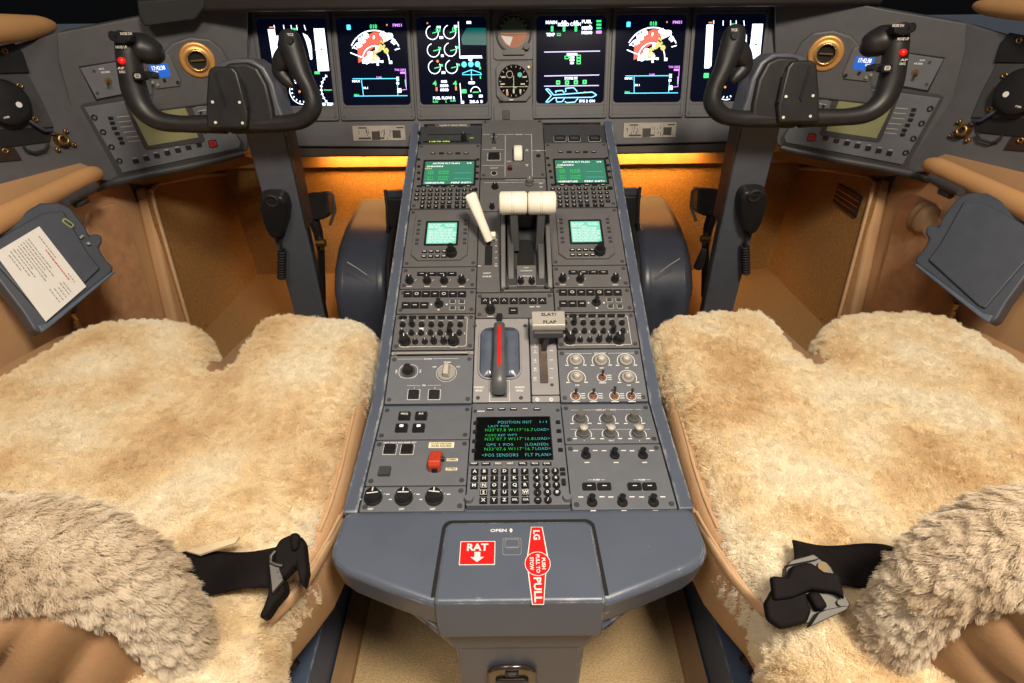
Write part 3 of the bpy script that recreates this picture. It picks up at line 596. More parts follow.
for x in (413.7,434.3):
    u,v=g(x,394.7); key(t,PU,u,v,.0170,.0160,.004,.004,name='square_button'); lg.frame(PU,u,v,.0205,.0195,.0007,.004,.0045,.001); lg.text(PU,'1' if x<420 else '2',u,v+.0125,.0028,.0045)
u,v=g(428,359); lg.line(PU,(u-.052,v),(u-.009,v),.0006,.0045); lg.line(PU,(u+.009,v),(u+.052,v),.0006,.0045); lg.text(PU,'FLOOD',u,v,.003,.0045)
u,v=g(424,385.5); lg.line(PU,(u-.028,v),(u-.006,v),.0005,.0045); lg.line(PU,(u+.006,v),(u+.028,v),.0005,.0045); lg.text(PU,'PRI',u,v,.003,.0045)
legend(t,b=lg)
# ---- right knob panel
t=module('intercom_knob_panel','panel of five pale grey knobs in white arcs above a row of toggles','control panel',PU,CW,MWD,351,404.2,MODL)
lg=MB(); u,v=g(600,353.5); lg.line(PU,(u-.06,v),(u-.014,v),.0006,.0045); lg.line(PU,(u+.014,v),(u+.06,v),.0006,.0045); lg.text(PU,'COCKPIT',u,v,.0032,.0045,wid=.02)
for x,y in ((575.5,361),(600.8,361),(625.8,361),(576.6,378),(627.7,378)):
    u,v=g(x,y); b=MB(); b.cyl(PU,u,v,.0112,.003,.008,.0108,n=24,flut=.03); kb=b.build('knob',KNOBG,t); b=MB(); b.rev(PU,u,v,[(.0065,.008),(.006,.016),(.0045,.0175),(0,.018)],16); b.build('cap',mat('pale knob plastic',sr(186,178,168),.4),kb)
    lg.disc(PU,u,v,.0152,.0045,28,r0=.0140,a0=-25,a1=205)
    for s in (-1,1): lg.box(PU,u+s*.015,v-.0085,.006,.0018,.004,.0045)
    lg.text(PU,'DIM',u,v-.014,.0026,.0045)
def swlab(lg,Fr,u,v,w): 
    for k in (-.004,0,.004): lg.box(Fr,u+.0125,v+k,.007,.0013,w-.0005,w)
    lg.box(Fr,u,v-.0105,.012,.0014,w-.0005,w)
for x,y in ((602,377.5),(575.5,396),(593,396),(614.4,396),(631.2,396)):
    u,v=g(x,y); toggle(t,PU,u,v,.004,.2 if x!=614.4 else .7,L=.014,base=mat('copper nut',sr(176,118,84),.35,metal=.8)); swlab(lg,PU,u,v,.0045); lg.disc(PU,u,v,.0085,.0042,20,r0=.0075)
legend(t,b=lg)
# ================= lower deck modules
g=lambda x,y:PL.uv(x,y,.004)
t=module('display_select_panel','small panel with four dark buttons, the lower two lit white, left of the big keypad','button panel',PL,-MWD,-CW,407,440.3,MODL,h=.004)
lg=MB(); cap=['1/2','EMER']
for i,(x,y) in enumerate(((404.8,417.3),(421.4,417.3),(401.8,429.3),(418.9,429.3))):
    u,v=g(x,y); o=key(t,PL,u,v,.0185,.0145,.004,.006,name='button'); lg.line(PL,(u-.006,v+.0105),(u+.006,v+.0105),.0014,.0045)
    if i<2: lg.text(PL,('FREQ','EVS')[i],u,v+.002,.0034,.0104)
    else: b=MB(); b.box(PL,u,v+.002,.0062,.0048,.0098,.0104,.0015); b.build('light',E_LW,o)
legend(t,b=lg)
t=module('guarded_switch_panel','panel with a red guarded switch and cream placards, lower left of the pedestal','switch panel',PL,-MWD,-CW,440.6,486.4,MODL)
lg=MB()
for x,y,o in ((390,449.8,1),(407.2,449.8,1),(384.7,472.2,0)):
    u,v=g(x,y); key(t,PL,u,v,.0170,.0155,.004,.005,m=DGREY if not o else BLACK,name='square_button')
    if o: lg.frame(PL,u,v,.0205,.019,.0006,.004,.0045,.001)
u,v=g(400,442.8); lg.text(PL,'CKPT VOICE RECORDER TEST',u,v,.0028,.0045,wid=.050); legend(t,b=lg)
def plac(x,y,w_,h_,lines):
    u,v=g(x,y); b=MB(); b.box(PL,u,v,w_,h_,.004,.0048,.0005); o=b.build('cream_placard',IVW,t); b=MB()
    for k,tx in enumerate(lines): b.text(PL,tx,u,v+(len(lines)-1)*.0022-k*.0044,.003,.0051,wid=w_*.82)
    b.build('lettering',mat('dark grey marking',sr(60,58,56),.6),o)
plac(441.5,445.3,.038,.0105,['DO NOT OPEN GUARD','UNLESS REQUIRED']); plac(452.3,460,.0165,.0045,['NORMAL']); plac(451.5,469.3,.0165,.0045,['OVRD'])
u,v=g(436,463); b=MB(); P=[(v-.017,.004),(v-.017,.018),(v-.012,.024),(v+.012,.017),(v+.016,.010),(v+.016,.004)]; b.hull([PL.P(u-.0085,a_,w_) for a_,w_ in P],[PL.P(u+.0085,a_,w_) for a_,w_ in P]); gd=b.build('red_guard',ORED,t,bevel=.0015)
b=MB(); b.box(PL,u,v-.0165,.008,.003,.005,.013); b.build('guard_mouth',HOLE,gd); b=MB(); b.tube([PL.P(u+.0085,v+.003,.010),PL.P(u+.0125,v+.003,.010)],.003,10); b.build('hinge_pin',BLACK,gd)
t=module('cooling_knob_panel','three black pointer knobs in a row at the lower left corner of the pedestal','knob panel',PL,-MWD,-CW,486.8,512.5,MODL)
lg=MB()
for i,x in enumerate((373.5,404,434.5)):
    u,v=g(x,498.8); o=knob(t,PL,u,v,.0122,.014,ptr=False,flut=.04,n=28)
    b=MB(); b.line(PL,(u-.007,v-.001+.002*i),(u+.008,v+.001),.0016,.0183); b.line(PL,(u,v+.003),(u,v+.009),.0016,.0183); b.build('pointer',WHITE,o)
    for a in (60,90,120,30): lg.line(PL,(u+.0145*math.cos(R(a)),v+.0145*math.sin(R(a))),(u+.0165*math.cos(R(a)),v+.0165*math.sin(R(a))),.0008,.0045)
    lg.text(PL,'OFF',u-.001,v-.0165,.003,.0045); lg.box(PL,u-.0185,v-.001,.004,.0014,.004,.0045); lg.box(PL,u+.0185,v+.007,.005,.0014,.004,.0045)
legend(t,b=lg)
# big keypad
t=module('large_flight_keypad','large flight management keypad showing POSITION INIT in cyan and green, nearest the pedestal nose','keypad unit',PL,-CW,CW,406,508.5,MODL,h=.007,screws=False)
g=lambda x,y:PL.uv(x,y,.007)
p0=g(476.8,417.6); p1=g(552,459.8); cc=g(513.4,438.3); sw=g(551,438.3)[0]-g(476.3,438.3)[0]; sh=g(513,417.9)[1]-g(513,459.8)[1]; cc=(cc[0],(g(513,417.9)[1]+g(513,459.8)[1])/2)
b=MB(); b.box(PL,cc[0],cc[1],sw+.003,sh+.003,.0068,.0085,.002); b.build('screen_bezel',BLACK,t)
b=MB(); b.box(PL,cc[0],cc[1],sw,sh,.0085,.0088); s=b.build('screen',mat('dark keypad glass',(.004,.005,.005),.25,spec=.1),t)
W=.0092; hU=.050
rowy=[PL.uv(513.4,y,.0092)[1] for y in (422.1,425.9,429.7,434.9,438.7,444.4,448.7,454.8)]
def T(b,tx,xc,k,h,wd): b.text(PL,tx,(xc-513.4)/672,rowy[k],h*1.05,W,wid=wd,bold=False)
b=MB(); T(b,'POSITION INIT',511.5,0,.0056,.052); T(b,'1/1',541,0,.0048,.0105); T(b,'LAST POS',494.5,1,.0042,.032); T(b,'REF WPT',504,3,.0042,.029); T(b,'GPS 1 POS',496,5,.0048,.040); T(b,'(LOADED)',533,5,.0052,.034)
T(b,'LOAD>',539,2,.0052,.022); T(b,'LOAD>',539,4,.0052,.022); T(b,'LOAD>',539,6,.0052,.022); T(b,'<POS SENSORS',496.5,7,.0056,.053); T(b,'FLT PLAN>',534,7,.0056,.038); b.build('cyan_text',E_CT,s)
b=MB()
T(b,"N33°07.8 W117°16.7",505.5,2,.0056,.073); T(b,"N33°07.7 W117°16.8",505.5,4,.0056,.073); T(b,"N33°07.6 W117°16.7",505.5,6,.0056,.073); T(b,'KCRQ',487,3,.0042,.016); b.build('green_text',E_GT,s)
lg=MB()
for i,x in enumerate((490,502,513.6,525,537)):
    u,v=g(x,409.5); key(t,PL,u,v,.0118 if i!=3 else .008,.0050,.007,.002,m=BLACK if i!=3 else MODL,name='function_key'); lg.box(PL,u,v,.008,.0014,.0088,.0093)
u,v=g(478,411.4); lg.box(PL,u+.003,v,.015,.0016,.007,.0075)
for y in (423.3,432.2,441.5,451):
    for x in (470.3,556.6): u=-.0635 if x<500 else .0640; v=g(513,y)[1]; key(t,PL,u,v,.0075,.0060,.007,.003,name='line_key')
for i,x in enumerate((474,486,498.3,510.2,522.8,534.9,547)):
    u,v=g(x,464.3); key(t,PL,u,v,.0135,.0055,.007,.002,m=BLACK if i not in (2,3) else CLEAR,name='function_key'); lg.text(PL,('PERF','NAV','PREV','NEXT','FPL','PROG','DIR')[i],u,v,.0027,.0094,wid=.009)
ROWS=(('A','B','C','D','E','F'),('G','H','I','J','K','L'),('M','N','O','P','Q','R'),('','S','T','U','V','W'),('','X','Y','Z','DEL','CLR'))
NUM=(('1','2','3'),('4','5','6'),('7','8','9'),('.','0','#'),('+/-','/',''))
for i,y in enumerate((472.3,479.2,486.3,493.5,501.1)):
    v=g(513,y)[1]
    for j,x in enumerate((470.7,480.3,490.4,500.4,510.4,520.6)):
        if not ROWS[i][j]: continue
        u=(x-513.4)/((560-470)/(g(560,472)[0]-g(470,472)[0]))
        key(t,PL,u,v,.0108,.0092,.007,.0035); h=.0052 if len(ROWS[i][j])==1 else .003
        lg.text(PL,ROWS[i][j],u,v,h,.0109)
        if ROWS[i][j] in 'NSW' : lg.frame(PL,u,v,.0088,.0078,.0004,.0104,.0107,.001)
    for j,x in enumerate((532.2,541.8,551)):
        if not NUM[i][j]: continue
        u=(x-513.4)/((560-470)/(g(560,472)[0]-g(470,472)[0]))
        b=MB(); b.cyl(PL,u,v,.0056,.006,.0105,.0050,n=18); b.build('round_key',BLACK,t); lg.text(PL,NUM[i][j],u,v,.0048 if len(NUM[i][j])==1 else .0025,.0109)
for y in (470,474.5): u,v=g(559,y); key(t,PL,.0640,v,.008,.0048,.007,.003)
u,v=g(559.5,483); b=MB(); b.box(PL,.0640,v,.0052,.010,.007,.0105,.001); b.build('slider',HOLE,t)
lg.line(PL,g(527,468),g(527.5,504),.0006,.0075)
legend(t,b=lg)
for s in (-1,1):
    b=MB(); v=g(513,499)[1]; b.cyl(PL,s*.0665,v-.001,.006,.006,.0135,.0055,n=18); b.build('corner_latch',MODL,t)
    v=g(513,411)[1]; b=MB(); b.cyl(PL,s*.0655,v,.003,.006,.0085,n=10); b.build('screw',DGREY,t)
# right lower
g=lambda x,y:PL.uv(x,y,.004)
t=module('panel_lights_unit','panel with six smoked knobs in white arcs, right of the big keypad','knob panel',PL,CW,MWD,407,446.3,MODL)
lg=MB(); u,v=g(606,410); lg.line(PL,(u-.056,v),(u-.017,v),.0006,.0045); lg.line(PL,(u+.017,v),(u+.056,v),.0006,.0045); lg.text(PL,'DISPLAY LIGHTS',u,v,.0032,.0045,wid=.032); lg.line(PL,g(570,429.5),g(650,429.5),.0006,.0045)
for x,y,c in ((580.3,419.5,0),(607.4,419.5,0),(633.6,419.5,0),(583.3,434.5,1),(610.3,434.5,1),(638,434.5,1)):
    u,v=g(x,y); kb=knob(t,PL,u,v,.0085,.016,m=CLEAR,flut=.05,ptr=False)
    if c: b=MB(); b.rev(PL,u,v,[(.0062,.020),(.0062,.0225),(0,.0228)],18); b.build('pale_cap',mat('pale knob plastic',sr(186,178,168),.4),kb)
    lg.disc(PL,u,v,.0130,.0045,24,r0=.0118,a0=-25,a1=205)
    for s in (-1,1): lg.box(PL,u+s*.0135,v-.0085,.006,.0018,.004,.0045)
    lg.text(PL,('CPLT' if c else 'PLT') if x>600 and x<620 else '1' if x<600 else '2',u,v-.0125,.0026,.0045)
legend(t,b=lg)
t=module('wiper_switch_panel','panel of six black toggles and four flat buttons, lower right of the pedestal','switch panel',PL,CW,MWD,446.8,512.5,MODL)
lg=MB()
for x,y in ((585.9,455),(614.6,455),(642.8,455),(592,502),(622.3,502),(653.3,502)):
    u,v=g(x,y); b=MB(); b.cyl(PL,u,v-.001,.0078,.003,.006,.007,n=18); o=b.build('toggle_switch',BLACK,t)
    b=MB(); b.tube([PL.P(u,v,.005),PL.P(u,v+.002,.010),PL.P(u,v+.003,.0145)],[.003,.0034,.0046],10); b.build('lever',BLACK,o)
    for dx,dy in ((.0145,.008),(-.0145,.008),(0,-.014)): lg.box(PL,u+dx,v+dy,.007,.0016,.004,.0045)
for k,(x,y) in enumerate(((589.2,487.3),(604.2,487.3),(634.4,487.3),(649.4,487.3))):
    u,v=g(x,y); key(t,PL,u,v,.0195,.0115,.004,.004,r=.002,name='flat_button'); lg.box(PL,u,v,.006,.0012,.0078,.0082)
for x in (596.5,642): u,v=g(x,480); lg.line(PL,(u-.012,v),(u-.006,v),.0006,.0045); lg.line(PL,(u+.006,v),(u+.012,v),.0006,.0045); lg.text(PL,'PUMP',u,v,.0028,.0045)
legend(t,b=lg)
# ================================================================ MAIN PANEL
pan=thing('instrument_panel','wide grey main instrument panel carrying six lit display units above the footwells','instrument panel',MP.pix(513,150,-.01))
def rectpts(Fr,l,w=0): return [Fr.uv(x,y,w) for x,y in l]
ul=MP.uv(250,80)[0]; ur=-ul
vT=V(9,MP); vB=V(146,MP); vM=V(124,MP)
b=MB(); b.prism(MP,[(ul,vM-.045),(-.255,vB),(-.215,vB),(-.215,vM),(.215,vM),(.215,vB),(.255,vB),(ur,vM-.045),(ur,vT),(ul,vT)],-.05,0); b.build('panel_face',GREY,pan,bevel=.003)
b=MB(); 
for s in (-1,1):
    P=[MP.uv(255,138),MP.uv(408,140),MP.uv(410,156),MP.uv(250,157)]; P=[(-s*-abs(u)*1 if 0 else s*abs(u),v) for u,v in P]
    b=MB(); b.prism(MP,P,-.10,-.012); b.build('lower_channel',mat('dark brown grey channel',sr(58,50,46),.5),pan,bevel=.003)
cx_=[MP.uv(x,60)[0] for x in (298.5,376.6,454.6,572.6,651,729)]
cx_=[(cx_[0]-cx_[5])/2,(cx_[1]-cx_[4])/2,(cx_[2]-cx_[3])/2,(cx_[3]-cx_[2])/2,(cx_[4]-cx_[1])/2,(cx_[5]-cx_[0])/2]
vs0=V(104.3,MP); vs1=V(16.2,MP); vu0=V(119,MP); vu1=V(9.5,MP)
names=[('leftmost','white tape scales, behind the left yoke'),('second from left','coral weather map fan over a cyan box'),('third from left','six white engine dials and a dark green block'),('third from right','white text rows and a cyan aircraft outline'),('second from right','coral weather map fan, beside the aircraft outline page'),('rightmost','white tape scales, behind the right yoke')]
SCR=[]
for i in range(6):
    u=cx_[i]; t=thing('display_unit','%s display with %s'%names[i],'display',MP.P(u,vu0,0),'main panel displays')
    uw=.1795
    b=MB(); b.frame(MP,u,(vu0+vu1)/2,uw,vu1-vu0,.0075,-.001,.007,.005); b.box(MP,u,(vs0+vu0)/2,uw-.01,vs0-vu0-.004,-.001,.0045); b.build('bezel',GREY,t,bevel=.0015)
    b=MB(); b.frame(MP,u,(vs0+vs1)/2,.174,vs1-vs0+.010,.006,.0,.0055,.012); b.build('inner_bezel',GREY,t,bevel=.001)
    b=MB(); b.box(MP,u,(vs0+vs1)/2,.1625,vs1-vs0,.0,.004,.011); s=b.build('screen',SCREEN,t); SCR.append(s)
    for du in (-.082,.082):
        b=MB(); b.cyl(MP,u+du,vu0+.008,.003,.004,.0075,n=10); b.build('screw',DGREY,t)
WS=.0046
KS=1.45
class SMB(MB):      # strokes and glyph sizes scaled together
    def line(s,F,p,q,t,w): return MB.line(s,F,p,q,t*KS,w)
    def disc(s,F,u,v,r,w,n=16,r0=0,a0=0,a1=360): return MB.disc(s,F,u,v,r*KS,w,n,r0*KS,a0,a1)
    def box(s,F,u,v,a,b_,w0,w1,r=0,inset=0): return MB.box(s,F,u,v,a*KS,b_*KS,w0,w1,r*KS,inset)
    def frame(s,F,u,v,a,b_,t,w0,w1,r=.003): return MB.frame(s,F,u,v,a*KS,b_*KS,t*KS,w0,w1,r*KS)
    def text(s,F,t,u,v,h,w,wid=None,al=0,rot=0,bold=True): return MB.text(s,F,t,u,v,h*KS,w,wid*KS if wid else None,al,rot,bold)
def sym(i,lst,Z,mir=None):
    """draw groups on screen i; Z maps zoom coords to pixels"""
    for name,m,fn in lst:
        b=SMB(); fn(b,lambda x,y:MP.uv(*Z(x,y),WS)); b.build(name,m,SCR[i])
k1=MP.uv(413,60)[0]-MP.uv(412,60)[0]   # metres per pixel on the panel
def pfd(i,Z):
    q=1/6.5*k1
    def wh(b,g):
        b.prism(MP,[g(115,125),g(160,125),g(203,392),g(190,408),g(160,408)],WS-.0002,WS); b.prism(MP,[g(413,120),g(482,120),g(515,395),g(442,398)],WS-.0002,WS)
        for (x0,y0,x1,y1) in ((217,98,224,132),(352,98,362,132),(266,98,272,132),(302,98,308,132),(155,98,160,120)): b.line(MP,g(x0,y0),g(x1,y1),.0012,WS)
        c=g(345,250)
        pts=[g(342,150),g(372,165),g(392,195),g(402,250),g(405,320),g(392,322),g(380,262),g(365,205)]; b.poly(MP,pts,WS)
        if i==0: b.poly(MP,[g(160,170),g(190,165),g(170,250),g(165,300),g(150,300)],WS)
        c=g(335,530); b.disc(MP,c[0],c[1],.020,WS,20,r0=.0188,a0=100,a1=290)
        for a in range(100,300,22): b.line(MP,(c[0]+.025*math.cos(R(a)),c[1]+.025*math.sin(R(a))),(c[0]+.021*math.cos(R(a)),c[1]+.021*math.sin(R(a))),.0018,WS)
        c=g(570,520); b.disc(MP,c[0],c[1],.0275,WS,20,r0=.0262,a0=125,a1=245)
        for a in range(128,250,13): b.line(MP,(c[0]+.0425*math.cos(R(a)),c[1]+.0425*math.sin(R(a))),(c[0]+.036*math.cos(R(a)),c[1]+.036*math.sin(R(a))),.0014,WS)
        for x in (480,510,530): p=g(x,612); b.box(MP,p[0],p[1],.005,.004,WS-.0002,WS)
        p=g(433,258); b.line(MP,g(423,258),g(440,258),.001,WS)
    def gr(b,g):
        p=g(183,455); b.box(MP,p[0],p[1],.0085,.0075,WS-.0002,WS,.001); p=g(288,124); b.box(MP,p[0],p[1],.006,.0028,WS-.0002,WS); b.line(MP,g(480,520),g(532,520),.0014,WS); p=g(436,408); b.box(MP,p[0],p[1],.0085,.004,WS-.0002,WS); b.line(MP,g(460,255),g(472,255),.001,WS+.0002)
    def cy(b,g): p=g(213,608); b.box(MP,p[0],p[1],.0075,.0085,WS-.0002,WS,.001)
    def og(b,g): p=g(322,530); b.disc(MP,p[0],p[1],.002,WS,8); p=g(138,112); b.box(MP,p[0],p[1],.006,.002,WS-.0002,WS)
    def dk(b,g):
        for k in range(6): p=g(125+6*k,170+40*k); 
        for k in range(3): p=g(470+14*k,388); b.box(MP,p[0],p[1],.0012,.002,WS,WS+.0003)
        b.disc(MP,*g(463,255),.0016,WS+.0003,8)
    sym(i,(('white_symbols',E_W,wh),('green_symbols',E_G,gr),('cyan_symbols',emi('lit pale cyan block',(.55,.9,1),1.6),cy),('orange_symbols',E_O,og),('dark_symbols',SCREEN,dk)),Z)
dxz=(cx_[5]-cx_[0])
Z1=lambda x,y:(250+x/6.5,10+y/6.5)
pfd(0,Z1)
class Sh:
    pass
def shiftdraw(i,j,fn,Z):
    global MP
    keep=MP; MP=keep.shift(cx_[j]-cx_[i]); fn(j,Z); MP=keep
shiftdraw(0,5,pfd,Z1)
def nd(i,Z):
    r0=1/6.83*k1
    def wh(b,g):
        c=g(280,345); Rr=MP.uv(0,0)[0]*0+abs(g(280,135)[1]-c[1])
        Rr/=KS; b.disc(MP,c[0],c[1],Rr,WS+.0002,40,r0=Rr-.0018,a0=28,a1=150)
        b.disc(MP,c[0],c[1],Rr*.5,WS+.0004,24,r0=Rr*.5-.0016,a0=0,a1=170)
        # weather cells (white patches)
        def blob(x,y,r,sd,sx=1):
            rn=random.Random(sd); p=g(x,y); r=r*1.25; b.poly(MP,[(p[0]+r*sx*(.65+.5*rn.random())*math.cos(k*.524),p[1]+r*(.65+.5*rn.random())*math.sin(k*.524)) for k in range(12)],WS+.0003)
        blob(185,205,.0075,1); blob(165,240,.006,2); blob(215,175,.0055,3); blob(240,335,.0085,4,1.3); blob(215,350,.005,5,1.8); blob(275,335,.008,6); blob(345,190,.0075,7); blob(375,175,.006,8,1.3); blob(400,215,.0055,9); blob(325,165,.0055,10); blob(265,185,.0035,11,.6); blob(240,300,.0065,13); blob(290,270,.0055,14)
        b.line(MP,g(105,292),g(215,335),.0016,WS+.0004); b.line(MP,g(118,262),g(150,225),.0016,WS); b.line(MP,g(125,255),g(155,268),.0016,WS); b.line(MP,g(442,262),g(408,272),.0016,WS)
        for x,y,a_ in ((195,357,.004),(380,357,.005),(322,352,.004),(292,372,.0035)): p=g(x,y); b.box(MP,p[0],p[1],a_,a_*.9,WS,WS+.0004)
        p=g(292,352); b.box(MP,p[0],p[1],.018,.0022,WS,WS+.0004)
        b.text(MP,'MAX',*g(145,486),.0032,WS,wid=.013); b.text(MP,'30.1',*g(208,532),.003,WS,wid=.008); b.box(MP,*g(428,500),.0045,.0035,WS-.0001,WS); b.box(MP,*g(440,550),.0065,.0065,WS-.0001,WS,.001)
        b.box(MP,*g(428,470),.004,.006,WS-.0001,WS)
    def rd(b,g):
        P=[(150,245),(160,225),(190,215),(215,195),(235,165),(262,150),(300,150),(330,175),(345,205),(320,225),(290,240),(262,262),(235,280),(215,310),(200,345),(160,362),(155,300)]; b.poly(MP,[g(x,y) for x,y in P],WS+.0001)
    def yl(b,g):
        rn=random.Random(5)
        for k in range(26):
            x,y=255+k*4+rn.uniform(-16,16),330-k*5.2+rn.uniform(-22,22); p=g(x,y); r=rn.uniform(.002,.0045); b.poly(MP,[(p[0]+r*(.6+.6*rn.random())*math.cos(a),p[1]+r*(.6+.6*rn.random())*math.sin(a)) for a in [j*.785 for j in range(8)]],WS+.0005)
        p=g(350,278); b.disc(MP,p[0],p[1],.0042,WS+.0006,12)
    def cy(b,g):
        for q in ((120,470,435,468),(130,588,495,585),(180,474,195,588),(425,470,430,585)): b.line(MP,g(*q[:2]),g(*q[2:]),.0013,WS)
        b.box(MP,*g(93,118),.0065,.0075,WS-.0001,WS+.0001,.001)
    def mg(b,g):
        b.text(MP,'FMS1',*g(425,103),.0040,WS,wid=.0145); b.text(MP,'TAS 320',*g(440,408),.003,WS,wid=.0165); b.box(MP,*g(462,428),.008,.003,WS-.0001,WS); b.line(MP,g(480,400),g(488,545),.001,WS); b.line(MP,g(455,545),g(490,543),.001,WS); b.text(MP,'3.00',*g(300,460),.0028,WS,wid=.009)
    def gr(b,g):
        b.text(MP,'018',*g(262,112),.0058,WS+.0003,wid=.0115); b.text(MP,'MIN',*g(147,580),.0028,WS,wid=.008); b.line(MP,g(478,475),g(484,525),.0013,WS+.0001)
    def og(b,g): b.disc(MP,*g(354,102),.0014,WS,8)
    sym(i,(('coral_weather',E_R,rd),('white_symbols',E_W,wh),('yellow_weather',E_Y,yl),('cyan_lines',E_C,cy),('magenta_text',E_M,mg),('green_text',E_G,gr),('orange_symbols',E_O,og)),Z)
Z2=lambda x,y:(335+x/6.83,10+y/6.83)
nd(1,Z2); shiftdraw(1,4,nd,Z2)
def eng(i,Z):
    def wh(b,g):
        for x,y in ((138,155),(257,150),(146,275),(262,270),(153,390),(270,388)):
            c=g(x,y); b.disc(MP,c[0],c[1],.0104,WS,26,r0=.0092,a0=105,a1=390)
        for x,y,w_ in ((182,118,.006),(298,112,.005),(200,188,.006),(207,312,.004),(215,427,.006),(388,85,.0072),(398,338,.006)): p=g(x,y); b.box(MP,p[0],p[1],w_,.0036,WS-.0002,WS)
        b.line(MP,g(316,80),g(327,328),.0012,WS); b.line(MP,g(327,328),g(480,326),.0012,WS)
        p=g(220,520); b.text(MP,'000',p[0],p[1]+.010,.004,WS,wid=.010); b.text(MP,'8888',p[0],p[1]+.001,.004,WS,wid=.0135); b.text(MP,'8888',p[0],p[1]-.008,.004,WS,wid=.0135)
        b.text(MP,'FUEL FLOW 8',*g(218,600),.0042,WS,wid=.036); b.line(MP,g(328,500),g(338,635),.0012,WS); p=g(345,630); b.box(MP,p[0],p[1],.005,.004,WS-.0002,WS)
        p=g(407,497); b.box(MP,p[0],p[1],.011,.0042,WS-.0002,WS,.002); c=g(434,560); b.disc(MP,c[0],c[1],.0085,WS,20,r0=.0072,a0=0,a1=180)
        for x in (398,470): p=g(x,588); b.box(MP,p[0],p[1],.006,.004,WS-.0002,WS)
        b.text(MP,'28.6 5',*g(438,625),.0042,WS,wid=.022); b.box(MP,*g(405,318),.034,.0028,WS-.0002,WS)
        b.line(MP,g(405,462),g(408,480),.0012,WS)
    def cy(b,g):
        b.line(MP,g(345,432),g(405,408),.0013,WS); b.line(MP,g(405,408),g(470,430),.0013,WS); b.line(MP,g(470,430),g(474,444),.0013,WS); b.line(MP,g(345,442),g(474,442),.0011,WS); b.line(MP,g(345,432),g(345,442),.0011,WS); b.line(MP,g(405,410),g(406,455),.0016,WS)
        for x,y in ((356,372),(402,370),(447,370)): b.disc(MP,*g(x,y),.0044,WS,14)
    def gr(b,g):
        for x,y in ((160,150),(278,146),(165,272),(282,270),(172,390),(288,388)): b.line(MP,g(x-20,y+8),g(x+22,y-2),.0014,WS+.0002)
        for x,y in ((178,135),(290,133)): p=g(x,y); b.frame(MP,p[0],p[1],.0072,.0066,.0016,WS,WS+.0002,.002)
        for x,y in ((190,262),(310,256),(202,378),(318,375)): b.box(MP,*g(x,y),.0042,.0036,WS-.0002,WS+.0002)
        for x in (155,293): b.text(MP,'4',*g(x,500),.0075,WS,wid=.0065)
        b.text(MP,'8.00',*g(160,625),.0034,WS,wid=.009); b.text(MP,'2',*g(232,625),.0034,WS); b.text(MP,'5.60',*g(280,618),.0034,WS,wid=.009); b.box(MP,*g(355,555),.0085,.0060,WS-.0002,WS); b.line(MP,g(415,562),g(455,560),.0016,WS)
        b.line(MP,g(462,385),g(466,405),.003,WS); b.line(MP,g(466,450),g(468,470),.0018,WS)
    def og(b,g):
        b.disc(MP,*g(175,350),.0022,WS+.0003,10); b.disc(MP,*g(105,90),.0013,WS,8); b.box(MP,*g(168,540),.003,.006,WS-.0002,WS); b.box(MP,*g(300,535),.003,.006,WS-.0002,WS)
    def tl(b,g): b.poly(MP,[g(375,122),g(512,122),g(514,240),g(345,238),g(335,200),g(345,170)],WS-.0002)
    sym(i,(('teal_field',E_T,tl),('white_symbols',E_W,wh),('cyan_symbols',E_C,cy),('green_symbols',E_G,gr),('orange_symbols',E_O,og)),Z)
eng(2,lambda x,y:(412+x/6.83,10+y/6.83))
